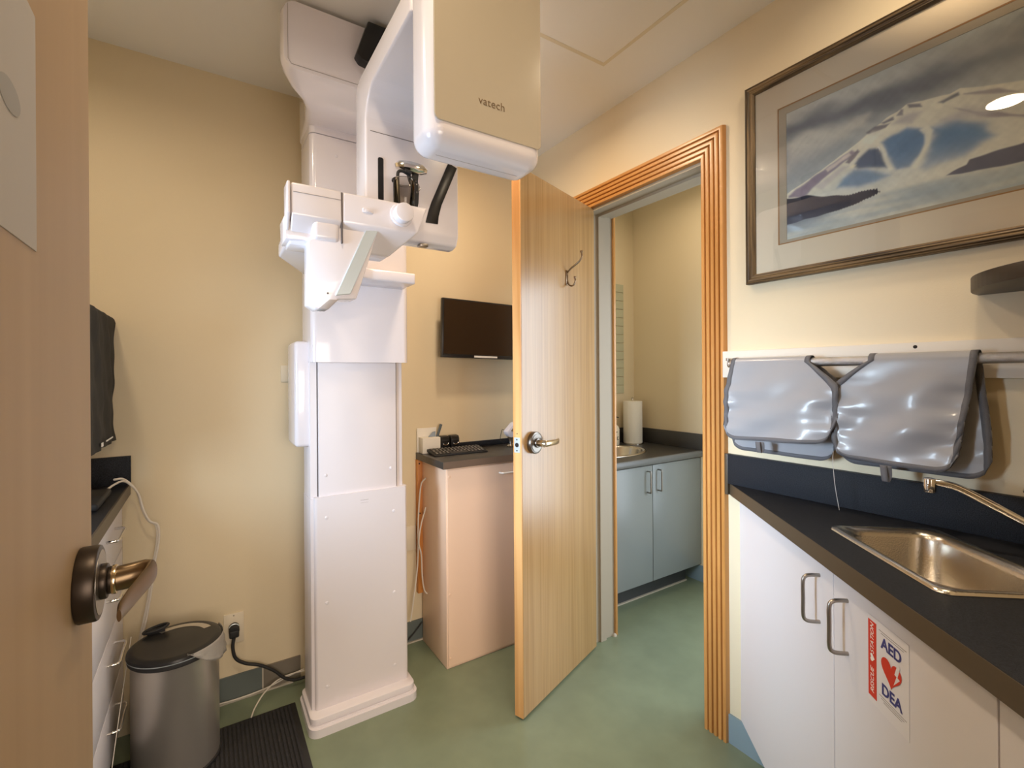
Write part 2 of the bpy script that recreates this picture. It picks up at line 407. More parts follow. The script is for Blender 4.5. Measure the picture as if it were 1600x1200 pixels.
# ceiling access hatch
t = thing('trim_3', None, None, (1.10, 1.15, HC-.004), kind='structure')
b = NB(); hx0, hx1, hy0, hy1 = .84, 1.293, .90, 1.335
for (a0, a1, c0, c1) in ((hx0, hx1, hy0, hy0+.015), (hx0, hx1, hy1-.015, hy1), (hx0, hx0+.015, hy0+.015, hy1-.015), (hx1-.015, hx1, hy0+.015, hy1-.015)): box(b, a0, a1, c0, c1, HC-.0025, HC)
obj('hatch_frame', b, mat('hatch_trim', (.74, .68, .54), .8), t)
b = NB(); box(b, hx0+.015, hx1-.015, hy0+.015, hy1-.015, HC-.0015, HC); obj('hatch_panel', b, m_ceil, t)

# ------------------------------------------------------------------ downlights
def downlight(x, y, z, power, label, r=.075, col=(1.0, .74, .46)):
    t = thing('recessed_downlight', label, 'ceiling light', (x, y, z-.012), group=None)
    b = NB(); lathe(b, (x, y, z-.008), [(r+.018, .008), (r+.016, .002), (r, 0), (r-.004, .006)], 32, cap=False); obj('trim_ring', b, m_jamb, t)
    b = NB(); lathe(b, (x, y, z-.004), [(.001, .0), (r-.003, .0), (r-.003, .002)], 32, cap=False); obj('lens', b, m_lamp, t)
    d = bpy.data.lights.new('downlight_bulb', 'AREA'); d.shape = 'DISK'; d.size = r*2; d.energy = power; d.color = col; d.spread = math.radians(165)
    o = bpy.data.objects.new('downlight_bulb', d); C.objects.link(o); o.location = (x, y, z-.012); return t
WARM = (1.0, .80, .56)
downlight(.09, .56, HC, 5.5, 'round recessed downlight in the ceiling above the near wooden door', r=.062, col=WARM)
downlight(1.17, .30, HC, 4.0, 'round recessed downlight in the ceiling above the corner sink', col=WARM)
downlight(.88, 1.52, HC, 8.2, 'round recessed downlight in the ceiling above the x-ray head', col=(1.0, .76, .52))
downlight(-.45, 1.30, HC, 5.6, 'added unseen downlight above the drawers at the left, warming the back wall', col=WARM)  # out of view, added to warm the upper back left wall
downlight(2.12, 1.70, HC, 2.6, 'round recessed downlight in the ceiling of the wash room beyond the doorway', col=WARM)

# ------------------------------------------------------------------ open door leaf
H = Vector((1.535, 1.655, 0)); Fd = Vector((.98, 1.454, 0)); ud = (H-Fd); LW = ud.length; ud.normalize(); nd = Vector((-ud.y, ud.x, 0))  # nd points to the back
TD = frame_mat(Fd, ud, nd, (0, 0, 1))   # local: x from free edge to hinge, y behind the face, z up
dr = thing('door_1', None, None, (H.x, H.y, 0), kind='structure')
b = NB(); box(b, .004, LW-.002, 0, .040, .008, 2.060, r=.0015, seg=1, T=TD); obj('door_leaf', b, m_veneer, dr)
b = NB(); box(b, 0, .0045, .001, .039, .008, 2.060, r=.001, seg=1, T=TD); obj('door_edge', b, m_edge, dr)
b = NB(); box(b, -.0015, .002, .0065, .0335, .995, 1.052, r=.001, seg=1, T=TD); lp = obj('latch_plate', b, m_silver, dr)
b = NB(); cyl(b, (-.0022, .02, 1.024), (-.001, .02, 1.024), .0085, T=TD, n=18); cyl(b, (-.0005, .02, 1.066), (.002, .02, 1.066), .0022, T=TD, n=10)
cyl(b, (-.0022, .02, 1.044), (-.001, .02, 1.044), .003, T=TD, n=10); cyl(b, (-.0022, .02, 1.003), (-.001, .02, 1.003), .003, T=TD, n=10); obj('latch_bore', b, m_hole, lp)
def lever(T, parent, m_rose, m_stem, m_lever, side=1):
    """lever set; local frame: origin at rose centre on the face, x towards hinge, y out of the face, z up"""
    b = NB(); cyl(b, (0, 0, 0), (0, .018, 0), .042, 40, T=T, bev=.003); cyl(b, (0, .018, 0), (0, .020, 0), .034, 40, T=T); rose = obj('rose', b, m_rose, parent)
    b = NB(); cyl(b, (0, .018, 0), (0, .026, 0), .018, 28, T=T, bev=.002); obj('collar', b, m_rose, rose)
    b = NB(); cyl(b, (0, .024, 0), (0, .062, 0), .0125, 24, T=T, bev=.0015)
    stem = obj('stem', b, m_stem, rose)
    b = NB()
    pts = [(0, .062, 0), (0, .062, .0), (.02, .066, 0), (.05, .064, -.001), (.085, .060, -.002), (.108, .052, -.002), (.118, .044, -.002)]
    secs = [(.012, .012), (.012, .012), (.0115, .009), (.011, .0055), (.011, .0045), (.011, .004), (.010, .003)]
    loops = []
    for (p, (hz, hy)), i in zip(zip(pts, secs), range(len(pts))):
        q = []
        for k in range(14):
            a = 2*PI*k/14; q.append((p[0]*side+(0 if i else -.012*side)+(math.cos(a)*.0), p[1]-.004+hy*math.cos(a), p[2]+hz*math.sin(a)))
        loops.append(q)
    loft(b, loops, T=T, cap_end=True, cap_start=True); cyl(b, (0, .060, 0), (0, .067, 0), .006, 16, T=T, bev=.001)
    lv = obj('lever', b, m_lever, rose); return rose
zk = 1.026
TL_ = frame_mat(Fd+ud*.075+Vector((0, 0, zk)), ud, -nd, (0, 0, 1))
lever(TL_, dr, mat('rose_nickel', (.20, .18, .16), .28, metal=1), m_brass, m_brass)
# coat hook high on the leaf
b = NB(); hx, hz = .335, 1.70
Th = frame_mat(Fd+ud*hx+Vector((0, 0, hz)), ud, -nd, (0, 0, 1))
box(b, -.009, .009, 0, .004, -.035, .03, r=.002, T=Th)
tube(b, smooth_path([(0, .004, .02), (0, .020, .034), (0, .040, .046), (0, .062, .060), (0, .074, .078), (0, .072, .098)]), .0038, T=Th, n=10)
tube(b, smooth_path([(0, .004, .010), (0, .006, -.02), (0, .016, -.036), (0, .032, -.038), (0, .042, -.022), (0, .041, -.008)]), .0036, T=Th, n=10)
cyl(b, (0, .073, .094), (0, .072, .104), .006, T=Th, bev=.002); cyl(b, (0, .041, -.010), (0, .041, .0), .0055, T=Th, bev=.002)
obj('coat_hook', b, mat('hook_bronze', (.30, .22, .15), .3, metal=1), dr)

# ------------------------------------------------------------------ near door, opened beside the camera
XD = -.123
dn = thing('door_2', None, None, (XD-.02, -.12, 0), kind='structure')
b = NB(); box(b, XD-.042, XD, -.12, .794, .008, 2.06, r=.0015, seg=1); obj('door_leaf', b, m_veneer2, dn)
TN = frame_mat(Vector((XD, .722, 1.051)), Vector((0, -1, 0)), Vector((1, 0, 0)), (0, 0, 1))
b = NB(); cyl(b, (0, 0, 0), (0, .019, 0), .042, 48, T=TN, bev=.0025); rose = obj('rose', b, m_bronzed, dn)
b = NB(); cyl(b, (0, .019, 0), (0, .0195, 0), .036, 40, T=TN); obj('rose_face', b, m_nick, rose)
b = NB(); cyl(b, (0, .018, 0), (0, .026, 0), .020, 28, T=TN, bev=.002); cyl(b, (0, .026, 0), (0, .031, 0), .0155, 28, T=TN, bev=.001); obj('collar', b, m_bronzed, rose)
b = NB(); cyl(b, (0, .029, 0), (0, .034, 0), .0165, 28, T=TN, bev=.001); obj('collar_ring', b, m_brass, rose)
b = NB()
loops = []
for (x, y, z, hz, hn, ang) in [(0, .032, 0, .014, .014, 0), (0, .048, .001, .0145, .0135, 0), (0.002, .060, .003, .0145, .011, 15), (.010, .0665, .004, .0145, .007, 55), (.026, .064, .003, .0135, .004, 80), (.050, .058, .001, .0125, .003, 78), (.074, .052, -.001, .012, .003, 78), (.095, .048, -.002, .0095, .003, 85), (.106, .048, -.003, .006, .002, 100)]:
    a = math.radians(ang); tdir = Vector((math.sin(a), math.cos(a), 0)); nn = Vector((math.cos(a), -math.sin(a), 0))
    q = []
    for k in range(18):
        t_ = 2*PI*k/18; ct, st = math.cos(t_), math.sin(t_)
        q.append(tuple(Vector((x, y, z))+nn*hn*ct+Vector((0, 0, 1))*hz*st))
    loops.append(q)
loft(b, loops, T=TN, cap_end=True, cap_start=True); obj('lever', b, m_bronze, rose)
# notice sheet taped to the near door
t = thing('notice_sheet', 'pale grey paper notice fixed to the near wooden door at upper left', 'notice', (XD, .58, 1.44))
b = NB(); box(b, XD, XD+.0008, .36, .566, 1.3975, 1.60, T=None); obj('paper', b, m_papernote, t)
b = NB(); lathe(b, (0, 0, 0), [(.024, 0), (.024, .0004)], 24, sy=.5, T=frame_mat(Vector((XD+.0008, .500, 1.500)), (0, 1, 0), (0, 0, 1), (1, 0, 0))); obj('printed_mark', b, mat('faded_ink', (.36, .35, .34), .7), t)

# ------------------------------------------------------------------ dental x-ray machine
mc = thing('dental_x_ray_machine', 'tall white panoramic dental x-ray machine standing at the back wall, its rotating head overhead', 'x-ray machine', (.5, 1.95, 0))
b = NB(); prism(b, rrect(.300, .705, 1.785, 2.03, .035), 0, .030); prism(b, rrect(.308, .697, 1.797, 2.02, .03), .030, .034); base_plate = obj('base_plate', b, m_white, mc)
b = NB(); prism(b, rrect(.306, .698, 1.802, 2.02, .028), .034, .058, r=.004); obj('base_step', b, m_white, mc)
b = NB(); box(b, .330, .684, 1.848, 1.90, .058, .839, r=.012, seg=4, axes='z'); lowp = obj('column_front_cover', b, m_whitem, mc)
b = NB(); box(b, .318, .672, 1.862, 2.00, .058, .832, r=.006, seg=2, axes='z'); obj('column_lower_body', b, m_whitem, mc)
for (x, z) in ((.372, .135), (.372, .445), (.372, .76), (.628, .13), (.628, .42), (.628, .745)):
    b = NB(); cyl(b, (x, 1.8465, z), (x, 1.850, z), .0065, 16, bev=.001); obj('screw_cap', b, m_white, lowp)
b = NB(); box(b, .497, .527, 1.8474, 1.849, .806, .8075); box(b, .497, .527, 1.8474, 1.849, .796, .7966); obj('embossed_mark', b, m_seaml, lowp)
b = NB(); box(b, .320, .672, 1.868, 2.0, .832, 1.40, r=.004, axes='z'); obj('column_mast', b, m_whitem, mc)
b = NB(); box(b, .348, .643, 1.858, 1.90, .836, 1.345, r=.002, axes='z'); mp_ = obj('mast_front_panel', b, m_whitem, mc)
b = NB(); box(b, .3435, .3475, 1.8665, 1.8685, .836, 1.345); obj('panel_gap', b, m_seam, mp_)
b = NB(); box(b, .6435, .6475, 1.8665, 1.8685, .836, 1.345); obj('panel_gap', b, m_seam, mp_)
for x in (.372, .620):
    b = NB(); cyl(b, (x, 1.8565, .916), (x, 1.86, .916), .006, 16, bev=.001); obj('screw_cap', b, m_white, mp_)
b = NB(); box(b, .318, .684, 1.820, 2.02, 1.337, 2.165, r=.022, seg=6, axes='z'); obj('carriage', b, m_white, mc)
b = NB(); box(b, .318, .684, 1.820, 2.02, 2.168, 2.215, r=.022, seg=6, axes='z'); obj('carriage_top_band', b, m_white, mc)
b = NB(); box(b, .272, .345, 1.885, 2.06, 1.024, 1.416, r=.014, seg=4); obj('side_control_box', b, m_white, mc)
b = NB()
for (x, z) in ((.41, 2.10),): cyl(b, (x, 1.8185, z), (x, 1.822, z), .006, 14, bev=.001)
obj('screw_cap', b, m_white, mc)
# overhead arm: neck from column, wide head at top
b = NB()
def ring_at(y, x0, x1, z0, z1, r): return [(p[0], y, p[1]) for p in rrect(x0, x1, z0, z1, r, 6)]
loft(b, [ring_at(2.03, .318, .70, 2.20, 2.43, .02), ring_at(1.84, .305, .71, 2.195, 2.44, .02), ring_at(1.72, .286, .72, 2.188, 2.45, .02), ring_at(1.685, .265, .735, 2.192, 2.455, .03), ring_at(1.665, .225, .765, 2.205, 2.458, .05), ring_at(1.645, .204, .79, 2.222, 2.46, .055), ring_at(1.62, .198, .80, 2.232, 2.46, .05), ring_at(1.60, .206, .79, 2.245, 2.455, .04)], cap_end=True, cap_start=True)
oa = obj('overhead_arm', b, m_white, mc)
b = NB(); tube(b, [(.218, 1.5985, 2.44), (.218, 1.5985, 2.27), (.228, 1.5985, 2.256), (.60, 1.5985, 2.256)], .0008, 6); obj('arm_seam', b, m_seaml, oa)
b = NB(); box(b, .50, .62, 1.02, 1.62, 2.25, 2.42, r=.02, seg=3); obj('arm_boom', b, m_white, mc)
b = NB(); cyl(b, (.50, 1.12, 2.10), (.50, 1.12, 2.26), .085, 40, bev=.006); obj('rotation_joint', b, m_blackm, mc)
b = NB(); prism(b, [(.418, 2.340), (.432, 2.322), (.458, 2.318), (.56, 2.318), (.58, 2.455), (.455, 2.455)], 1.56, 1.61, 'y', r=.004); obj('black_cover', b, m_black, oa)
# rotating beam, rear sensor module, front tube head
cprof = [(1.278, 1.700), (1.278, 1.950)]+[(1.198+.080*math.cos(math.radians(q)), 1.965+.080*math.sin(math.radians(q))) for q in range(0, 91, 9)]+[(.94, 2.048), (.94, 2.113), (1.33, 2.113), (1.352, 2.106), (1.370, 2.085), (1.372, 1.70), (1.362, 1.678), (1.34, 1.668), (1.315, 1.667), (1.290, 1.673)]
b = NB(); prism(b, cprof, .362, .639, 'x', r=.014, seg=5); sm = obj('rotating_arm', b, m_white, mc)
b = NB(); box(b, .376, .63, 1.2772, 1.279, 1.9485, 1.9497); obj('module_seam', b, m_seam, sm)
b = NB(); prism(b, rrect(.396, .411, 1.765, 1.882, .005), 1.2755, 1.279, 'y'); sl = obj('slit_window', b, m_black, sm)
b = NB(); prism(b, [(.533, 1.727), (.571, 1.728), (.574, 1.752), (.583, 1.785), (.634, 1.905), (.606, 1.915), (.552, 1.790), (.543, 1.765)], 1.275, 1.279, 'y', r=.0008); obj('black_hand_grip', b, m_black, sm)
b = NB(); box(b, .52, .545, 1.285, 1.31, 1.660, 1.669, r=.002); obj('release_catch', b, m_nick, sm)
b = NB(); box(b, .362, .639, .85, .955, 1.742, 2.33, r=.034, seg=9); hd = obj('tube_head', b, m_white, mc)
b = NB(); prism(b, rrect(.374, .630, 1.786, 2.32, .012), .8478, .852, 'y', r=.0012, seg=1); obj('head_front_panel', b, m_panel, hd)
b = NB(); box(b, .40, .60, .902, .9028, 1.7414, 1.7424); obj('underside_seam', b, m_seaml, hd)
Tt = frame_mat(Vector((.503, .8474, 1.851)), (1, 0, 0), (0, 0, 1), (0, -1, 0))
text_mesh('maker_lettering', 'vatech', .0240, m_logo, hd, Tt, spacing=1.03, bold=-.0002)
# chin rest unit
prof = [(1.150, 1.7215), (1.1475, 1.650), (1.190, 1.592), (1.262, 1.592), (1.262, 1.7215)]
b = NB(); prism(b, prof, .162, .270, 'x', r=.004, seg=3); cl = obj('chin_rest_left_housing', b, m_white, mc)
b = NB()
def skew(bm, x0, x1t, x1b):
    b2 = bmesh.new(); A = [b2.verts.new((x0, p[0], p[1])) for p in prof]
    B = [b2.verts.new(((.460+(x1t-.460)*(p[1]-1.65)/.0715) if p[1] > 1.65 else (x1b+(.460-x1b)*(p[1]-1.592)/.058), p[0], p[1])) for p in prof]
    b2.faces.new(A); b2.faces.new(B)
    for k in range(5): b2.faces.new((A[k], A[(k+1) % 5], B[(k+1) % 5], B[k]))
    bmesh.ops.recalc_face_normals(b2, faces=b2.faces)
    bmesh.ops.bevel(b2, geom=b2.edges[:], offset=.006, segments=3, profile=.5, affect='EDGES', clamp_overlap=True); merge(bm, b2)
skew(b, .272, .486, .395); crh = obj('chin_rest_right_housing', b, m_white, mc)
b = NB(); box(b, .2695, .2725, 1.150, 1.26, 1.60, 1.719, r=0); obj('housing_gap', b, m_seam, crh)
b = NB(); prism(b, [(1.1485, 1.7225), (1.1465, 1.652), (1.185, 1.600), (1.20, 1.600), (1.20, 1.7225)], .153, .1595, 'x', r=.002); obj('side_plate', b, m_white, cl)
b = NB(); tube(b, [(.165, 1.1485, 1.700), (.268, 1.1485, 1.700)], .0007, 6); obj('housing_seam', b, m_seaml, cl)
b = NB(); cyl(b, (.414, 1.151, 1.690), (.414, 1.118, 1.690), .0235, 40, bev=.003); kn = obj('adjuster_knob', b, m_white, crh)
b = NB(); cyl(b, (.414, 1.152, 1.690), (.414, 1.143, 1.690), .029, 40, bev=.003); obj('knob_collar', b, m_white, kn)
b = NB(); box(b, .318, .344, 1.145, 1.151, 1.680, 1.691, r=.0025); sw = obj('slide_switch', b, m_white, crh)
b = NB(); box(b, .324, .338, 1.1435, 1.147, 1.6825, 1.6885, r=.001); obj('switch_button', b, m_whitem, sw)
b = NB(); box(b, .206, .268, 1.152, 1.20, 1.600, 1.648, r=.012, seg=5); obj('pivot_cover', b, m_white, cl)
b = NB(); prism(b, [(.150, 1.652), (.16, 1.640), (.262, 1.632), (.262, 1.592), (.225, 1.592), (.19, 1.600), (.152, 1.598)], 1.172, 1.25, 'y', r=.003); obj('lower_cowl', b, m_white, cl)
b = NB(); prism(b, [(.198, 1.597), (.197, 1.453), (.214, 1.442), (.238, 1.444), (.262, 1.468), (.305, 1.472), (.358, 1.640), (.27, 1.640)], 1.158, 1.215, 'y', r=.003); br = obj('chin_bracket', b, m_white, mc)
b = NB(); prism(b, [(.256, 1.476), (.290, 1.482), (.357, 1.643), (.327, 1.640)], 1.1535, 1.159, 'y', r=.0012, seg=1); obj('silver_lever', b, m_silver, br)
b = NB(); prism(b, [(.218, 1.4425), (.24, 1.4425), (.262, 1.466), (.243, 1.466)], 1.156, 1.20, 'y', r=.001); obj('bracket_foot', b, m_seaml, br)
b = NB(); cyl(b, (.239, 1.1565, 1.480), (.239, 1.160, 1.480), .0022, 10); obj('screw', b, m_seam, br)
b = NB(); prism(b, [(.172, 1.25), (.33, 1.25), (.34, 1.62), (.50, 1.685), (.662, 1.685), (.662, 1.83), (.33, 1.83), (.176, 1.50)], 1.628, 1.668, r=.006, seg=3); obj('support_arm', b, m_white, mc)
# bite support on top of the unit
b = NB(); lathe(b, (.471, 1.225, 1.852), [(.001, .010), (.038, .008), (.046, 0), (.044, -.010), (.028, -.017), (.001, -.019)], 32, sy=.45); bs = obj('chin_cup', b, m_chrome, mc, label='polished chrome chin cup')
b = NB(); prism(b, [(.455, 1.846), (.470, 1.822), (.480, 1.846), (.491, 1.842), (.488, 1.815), (.491, 1.785), (.489, 1.755), (.482, 1.7215), (.464, 1.7215), (.471, 1.76), (.471, 1.80), (.464, 1.815)], 1.218, 1.232, 'y', r=.002); obj('cup_stem', b, m_blackm, bs)
# clear beaker with bent handle standing on the unit
t = thing('smoked_plastic_beaker', 'small smoked clear beaker with a bent rod, standing on the chin rest unit', 'beaker', (.443, 1.21, 1.7215))
b = NB(); lathe(b, (.443, 1.205, 1.7215), [(.001, 0), (.026, 0), (.0275, .002), (.0285, .075), (.032, .078), (.032, .0805), (.0275, .0805), (.0265, .075), (.025, .004), (.001, .004)], 32, cap=False); obj('beaker_body', b, m_smoke, t)
b = NB(); tube(b, smooth_path([(.469, 1.204, 1.796), (.480, 1.202, 1.800), (.484, 1.200, 1.786), (.476, 1.200, 1.776)]), .002, 8); obj('spout', b, m_smoke, t)
b = NB(); tube(b, smooth_path([(.430, 1.208, 1.728), (.428, 1.208, 1.78), (.427, 1.208, 1.815), (.431, 1.208, 1.826), (.442, 1.207, 1.828), (.452, 1.206, 1.824)]), .0042, 10); tube(b, [(.446, 1.206, 1.829), (.462, 1.205, 1.826)], .007, 12); obj('bent_rod', b, m_blackm, t)

# ------------------------------------------------------------------ wall monitor
t = thing('wall_monitor', 'black flat monitor mounted on the back wall above the small desk', 'monitor', (1.2, 2.12, 1.36))
Tm = Matrix.Translation((1.20, 2.09, 1.51)) @ Matrix.Rotation(math.radians(1.2), 4, 'Y') @ Matrix.Translation((-1.20, -2.09, -1.51))
b = NB(); box(b, .953, 1.458, 2.088, 2.112, 1.367, 1.655, r=.003, T=Tm); case = obj('case', b, m_black, t)
b = NB(); box(b, .962, 1.449, 2.0865, 2.089, 1.385, 1.647, T=Tm); obj('screen', b, m_screen, t)
b = NB(); box(b, .955, 1.456, 2.0863, 2.0885, 1.368, 1.3845, r=.0006, T=Tm); bz = obj('bottom_bezel', b, m_black, t)
b = NB(); box(b, 1.128, 1.262, 2.0852, 2.0865, 1.3715, 1.3805, T=Tm); st = obj('sticker', b, m_paper, bz)
b = NB(); box(b, 1.135, 1.255, 2.0848, 2.0853, 1.3752, 1.3768, T=Tm); obj('sticker', b, m_grey, bz) if False else b.free()
b = NB(); box(b, 1.14, 1.26, 2.11, YB, 1.45, 1.57, r=.004); obj('wall_bracket', b, m_blackm, t)

# ------------------------------------------------------------------ narrow desk
t = thing('steel_base_cabinet', 'cream metal base cabinet under the narrow grey desktop, behind the open door', 'cabinet', (1.2, 2.03, 0))
b = NB(); box(b, .876, XR-.01, 1.893, 2.168, .0, .875, r=.003, seg=2); obj('body', b, m_cabp, t)
b = NB(); box(b, .882, 1.30, 1.889, 1.893, .01, .870, r=.001, seg=1); fp_ = obj('front_panel', b, m_cabp, t)
for z in (.84, .325, .045): b = NB(); cyl(b, (.890, 1.8865, z), (.890, 1.890, z), .0055, 14, bev=.001); obj('screw', b, m_cabp, fp_)
b = NB(); tube(b, smooth_path([(1.148, 1.889, .829), (1.155, 1.872, .829), (1.17, 1.868, .829), (1.25, 1.868, .829), (1.27, 1.889, .829)]), .0045, 10); obj('handle', b, mat('white_handle', (.85, .78, .7), .3), fp_)
t = thing('narrow_desktop', 'dark grey laminate desktop with the keyboard on it, against the back wall', 'worktop', (1.19, 2.03, .875))
b = NB(); box(b, .853, XR-.002, 1.868, YB, .879, .911, r=.002); obj('top', b, mat('grey_laminate', (.055, .050, .046), .35, bump=.3, bscale=600), t)
b = NB(); box(b, .853, XR-.002, 1.8665, 1.8685, .880, .910); obj('front_edge', b, mat('brown_grey_edge', (.16, .115, .085), .35), t)
b = NB(); box(b, .96, XR-.002, YB-.012, YB, .911, .940, r=.002); obj('upstand', b, m_lam, t)
b = NB(); box(b, .852, .898, 2.160, YB, .235, .878, r=.001); cyl(b, (.861, 2.1592, .86), (.861, 2.161, .86), .004, 10, mi=1); cyl(b, (.876, 2.159, .315), (.876, 2.161, .315), .005, 10, mi=1); cyl(b, (.862, 2.1592, .62), (.862, 2.161, .62), .004, 10, mi=1)
tag(obj('wall_batten', b, [m_batten, m_hole]), 'orange pine batten standing upright on the back wall beside the cream cabinet', 'wooden batten')
# keyboard
kb = thing('computer_keyboard', 'black compact computer keyboard lying on the narrow desktop', 'keyboard', (1.03, 2.05, .911))
Tk = Matrix.Translation((.884, 2.122, .932)) @ Matrix.Rotation(math.radians(-3), 4, 'Z') @ Matrix.Rotation(math.radians(8), 4, 'X')
KL, KD = .272, .112
b = NB(); prism(b, [(0, 0), (-KD, 0), (-KD, -.004), (-.09, -.010), (0, -.012)], 0, KL, 'x', T=Tk, r=.0015); obj('base', b, m_blackm, kb)
for q_ in (.02, KL-.04):
    b = NB(); box(b, q_, q_+.02, -.012, -.008, -.020, -.010, T=Tk); obj('foot', b, m_blackm, kb)
keyproto = None
for r in range(5):
    n = 14; y = -.014-r*.019
    for c_ in range(n):
        wk = .0165; x = .010+c_*.0181+(.003 if r % 2 else 0)
        if r == 4:
            if 4 <= c_ <= 8: continue
        if keyproto is None:
            b2 = NB(); box(b2, 0, wk, -wk, 0, 0, .0035, r=.0012, seg=1); box(b2, .005, .0115, -.0115, -.005, .0033, .0037, mi=1)
            me = bpy.data.meshes.new('key'); b2.to_mesh(me); b2.free(); me.materials.append(m_keys); me.materials.append(mat('key_legend', (.35, .33, .30), .6)); keyproto = me
        k = bpy.data.objects.new('key', keyproto); C.objects.link(k); k.parent = kb
        k.matrix_local = Matrix.Translation(-OFF[kb.name]) @ Tk @ Matrix.Translation((x, y+.008, 0))
b = NB(); box(b, .010+4*.0181, .010+9*.0181-.002, -.1065, -.082+.0, 0, .0035, r=.001, T=Tk); obj('space_bar', b, m_keys, kb)
# speakers
def speaker(x0, x1, lab):
    s = thing('desk_speaker', lab, 'speaker', ((x0+x1)/2, 2.15, .911), group='small black speakers behind the keyboard')
    b = NB(); prism(b, [(2.128, .911), (2.126, .972), (2.134, .985), (2.165, .987), (2.17, .911)], x0, x1, 'x', r=.003, seg=3); obj('body', b, m_black, s)
    cx = (x0+x1)/2; b = NB(); tube(b, [(cx+.014*math.cos(a), 2.1235, .953+.010*math.sin(a)) for a in [math.radians(q) for q in range(190, 351, 16)]], .0022, 8); obj('crescent_trim', b, m_chrome, s)
    b = NB(); box(b, x0+.004, x1-.004, 2.1245, 2.130, .962, .970, r=.001); obj('grille', b, m_blackm, s)
speaker(.963, 1.006, 'small black desk speaker with chrome crescent, the one beside the white file holder')
speaker(1.016, 1.060, 'small black desk speaker with chrome crescent, the one farther from the white file holder')
# file holder with leaflet
t = thing('file_holder', 'white plastic file holder standing at the desk end against the wall', 'file holder', (.905, 2.16, .911))
b = NB(); box(b, .857, .958, 2.176, 2.182, .911, 1.028, r=.002); obj('back_plate', b, m_paper, t)
b = NB(); prism(b, [(.864, 2.176), (.956, 2.176), (.956, 2.122), (.864, 2.122)], .911, .985, r=.002); b2 = b; obj('pocket', b, m_paper, t)
b = NB(); Tq = Matrix.Translation((.938, 2.15, .95)) @ Matrix.Rotation(math.radians(20), 4, 'Y'); box(b, -.006, .006, -.004, .004, .035, .10, T=Tq, r=.001); tag(obj('pen', b, mat('grey_blue_plastic', (.10, .13, .15), .4)), 'slim grey pen leaning in the white file holder', 'pen')
b = NB(); prism(b, [(.906, .985), (.930, 1.008), (.944, 1.010), (.944, .985)], 2.155, 2.158, 'y'); tag(obj('leaflet', b, mat('leaflet_blue', (.28, .34, .42), .5)), 'blue and white leaflet sticking out of the white file holder', 'leaflet')
# white device half hidden by the door
t = thing('angled_desk_device', 'white angled device with dark face on the desktop, half hidden behind the open door', 'device', (1.34, 2.08, .911))
b = NB(); prism(b, [(1.300, .992), (1.305, .975), (1.325, .960), (1.43, .975), (1.43, 1.05), (1.345, 1.035)], 2.06, 2.10, 'y', r=.004); hd2 = obj('body', b, m_whitem, t)
b = NB(); prism(b, [(1.323, .995), (1.345, .985), (1.42, .99), (1.42, 1.035), (1.35, 1.024)], 2.057, 2.061, 'y'); obj('dark_face', b, m_nick, hd2)
b = NB(); lathe(b, (1.335, 2.08, .911), [(.020, 0), (.022, .004), (.010, .012), (.010, .03), (.018, .05), (.012, .065)], 24); obj('stand', b, m_steel, t)
b = NB(); tube(b, smooth_path([(1.312, 2.10, .99), (1.296, 2.10, 1.000), (1.288, 2.10, .98), (1.296, 2.12, .945), (1.318, 2.12, .918), (1.27, 2.14, .914), (1.20, 2.15, .914)]), .0015, 6); obj('cable', b, m_black, t)

# ------------------------------------------------------------------ plates, cables
def plate(name, label, cat, x0, x1, y, z0, z1, m=m_outlet):
    t = thing(name, label, cat, ((x0+x1)/2, y, z0)); b = NB(); box(b, x0, x1, y-.006, y, z0, z1, r=.002); obj('cover_plate', b, m, t); return t
ol = plate('wall_outlet', 'ivory wall outlet low on the back wall with a black plug in it', 'outlet', .052, .122, YB, .228, .346)
b = NB(); cyl(b, (.087, YB-.0065, .337), (.087, YB-.005, .337), .0025, 10); obj('screw', b, m_nick, ol)
pw = thing('power_cord', 'thick black power cord with round plug, from the low wall outlet to the x-ray machine', 'cord', (.2, 2.15, .0))
b = NB(); cyl(b, (.087, YB-.006, .295), (.087, YB-.040, .288), .0185, 28, bev=.004); box(b, .070, .104, YB-.042, YB-.010, .262, .292, r=.006, seg=3); pg = obj('plug', b, m_blackm, pw)
b = NB(); tube(b, [(.087+.016*math.cos(a), YB-.024, .298+.013*math.sin(a)) for a in [math.radians(q) for q in range(10, 171, 16)]], .0025, 8); obj('plug_band', b, m_silver, pg)
b = NB(); tube(b, smooth_path([(.087, YB-.030, .265), (.082, YB-.035, .225), (.092, YB-.035, .180), (.125, YB-.035, .150), (.175, YB-.04, .128), (.225, YB-.045, .092), (.262, YB-.05, .052), (.30, YB-.05, .030), (.34, YB-.05, .028)]), .0062, 12); obj('cord', b, m_blackm, pw)
b = NB(); tube(b, smooth_path([(.135, 2.02, .012), (.15, 2.06, .018), (.185, 2.11, .032), (.235, 2.145, .045), (.29, 2.155, .048), (.34, 2.155, .045)]), .0028, 8); tag(obj('white_floor_cable', b, m_cable), 'thin white cable looping from behind the x-ray machine onto the floor mat', 'cable')
b = NB(); tube(b, smooth_path([(.0, 2.168, .016), (.10, 2.165, .012), (.2, 2.165, .018), (.28, 2.16, .04), (.34, 2.16, .05)]), .0028, 8); tag(obj('white_wall_cable', b, m_cable), 'thin white cable lying along the foot of the back wall', 'cable')
plate('data_outlet', 'ivory blank plate on the back wall between the x-ray machine and the batten', 'wall plate', .800, .862-.012, YB, .443, .560)
plate('light_switch', 'ivory light switch plate on the back wall peeking out beside the white control box', 'switch', .262, .315, YB, 1.262, 1.332)
def cable(name, pts, r, lab, m=m_cable, cat='cable'): 
    b = NB(); tube(b, smooth_path(pts), r, 8); return tag(obj(name, b, m), lab, cat)
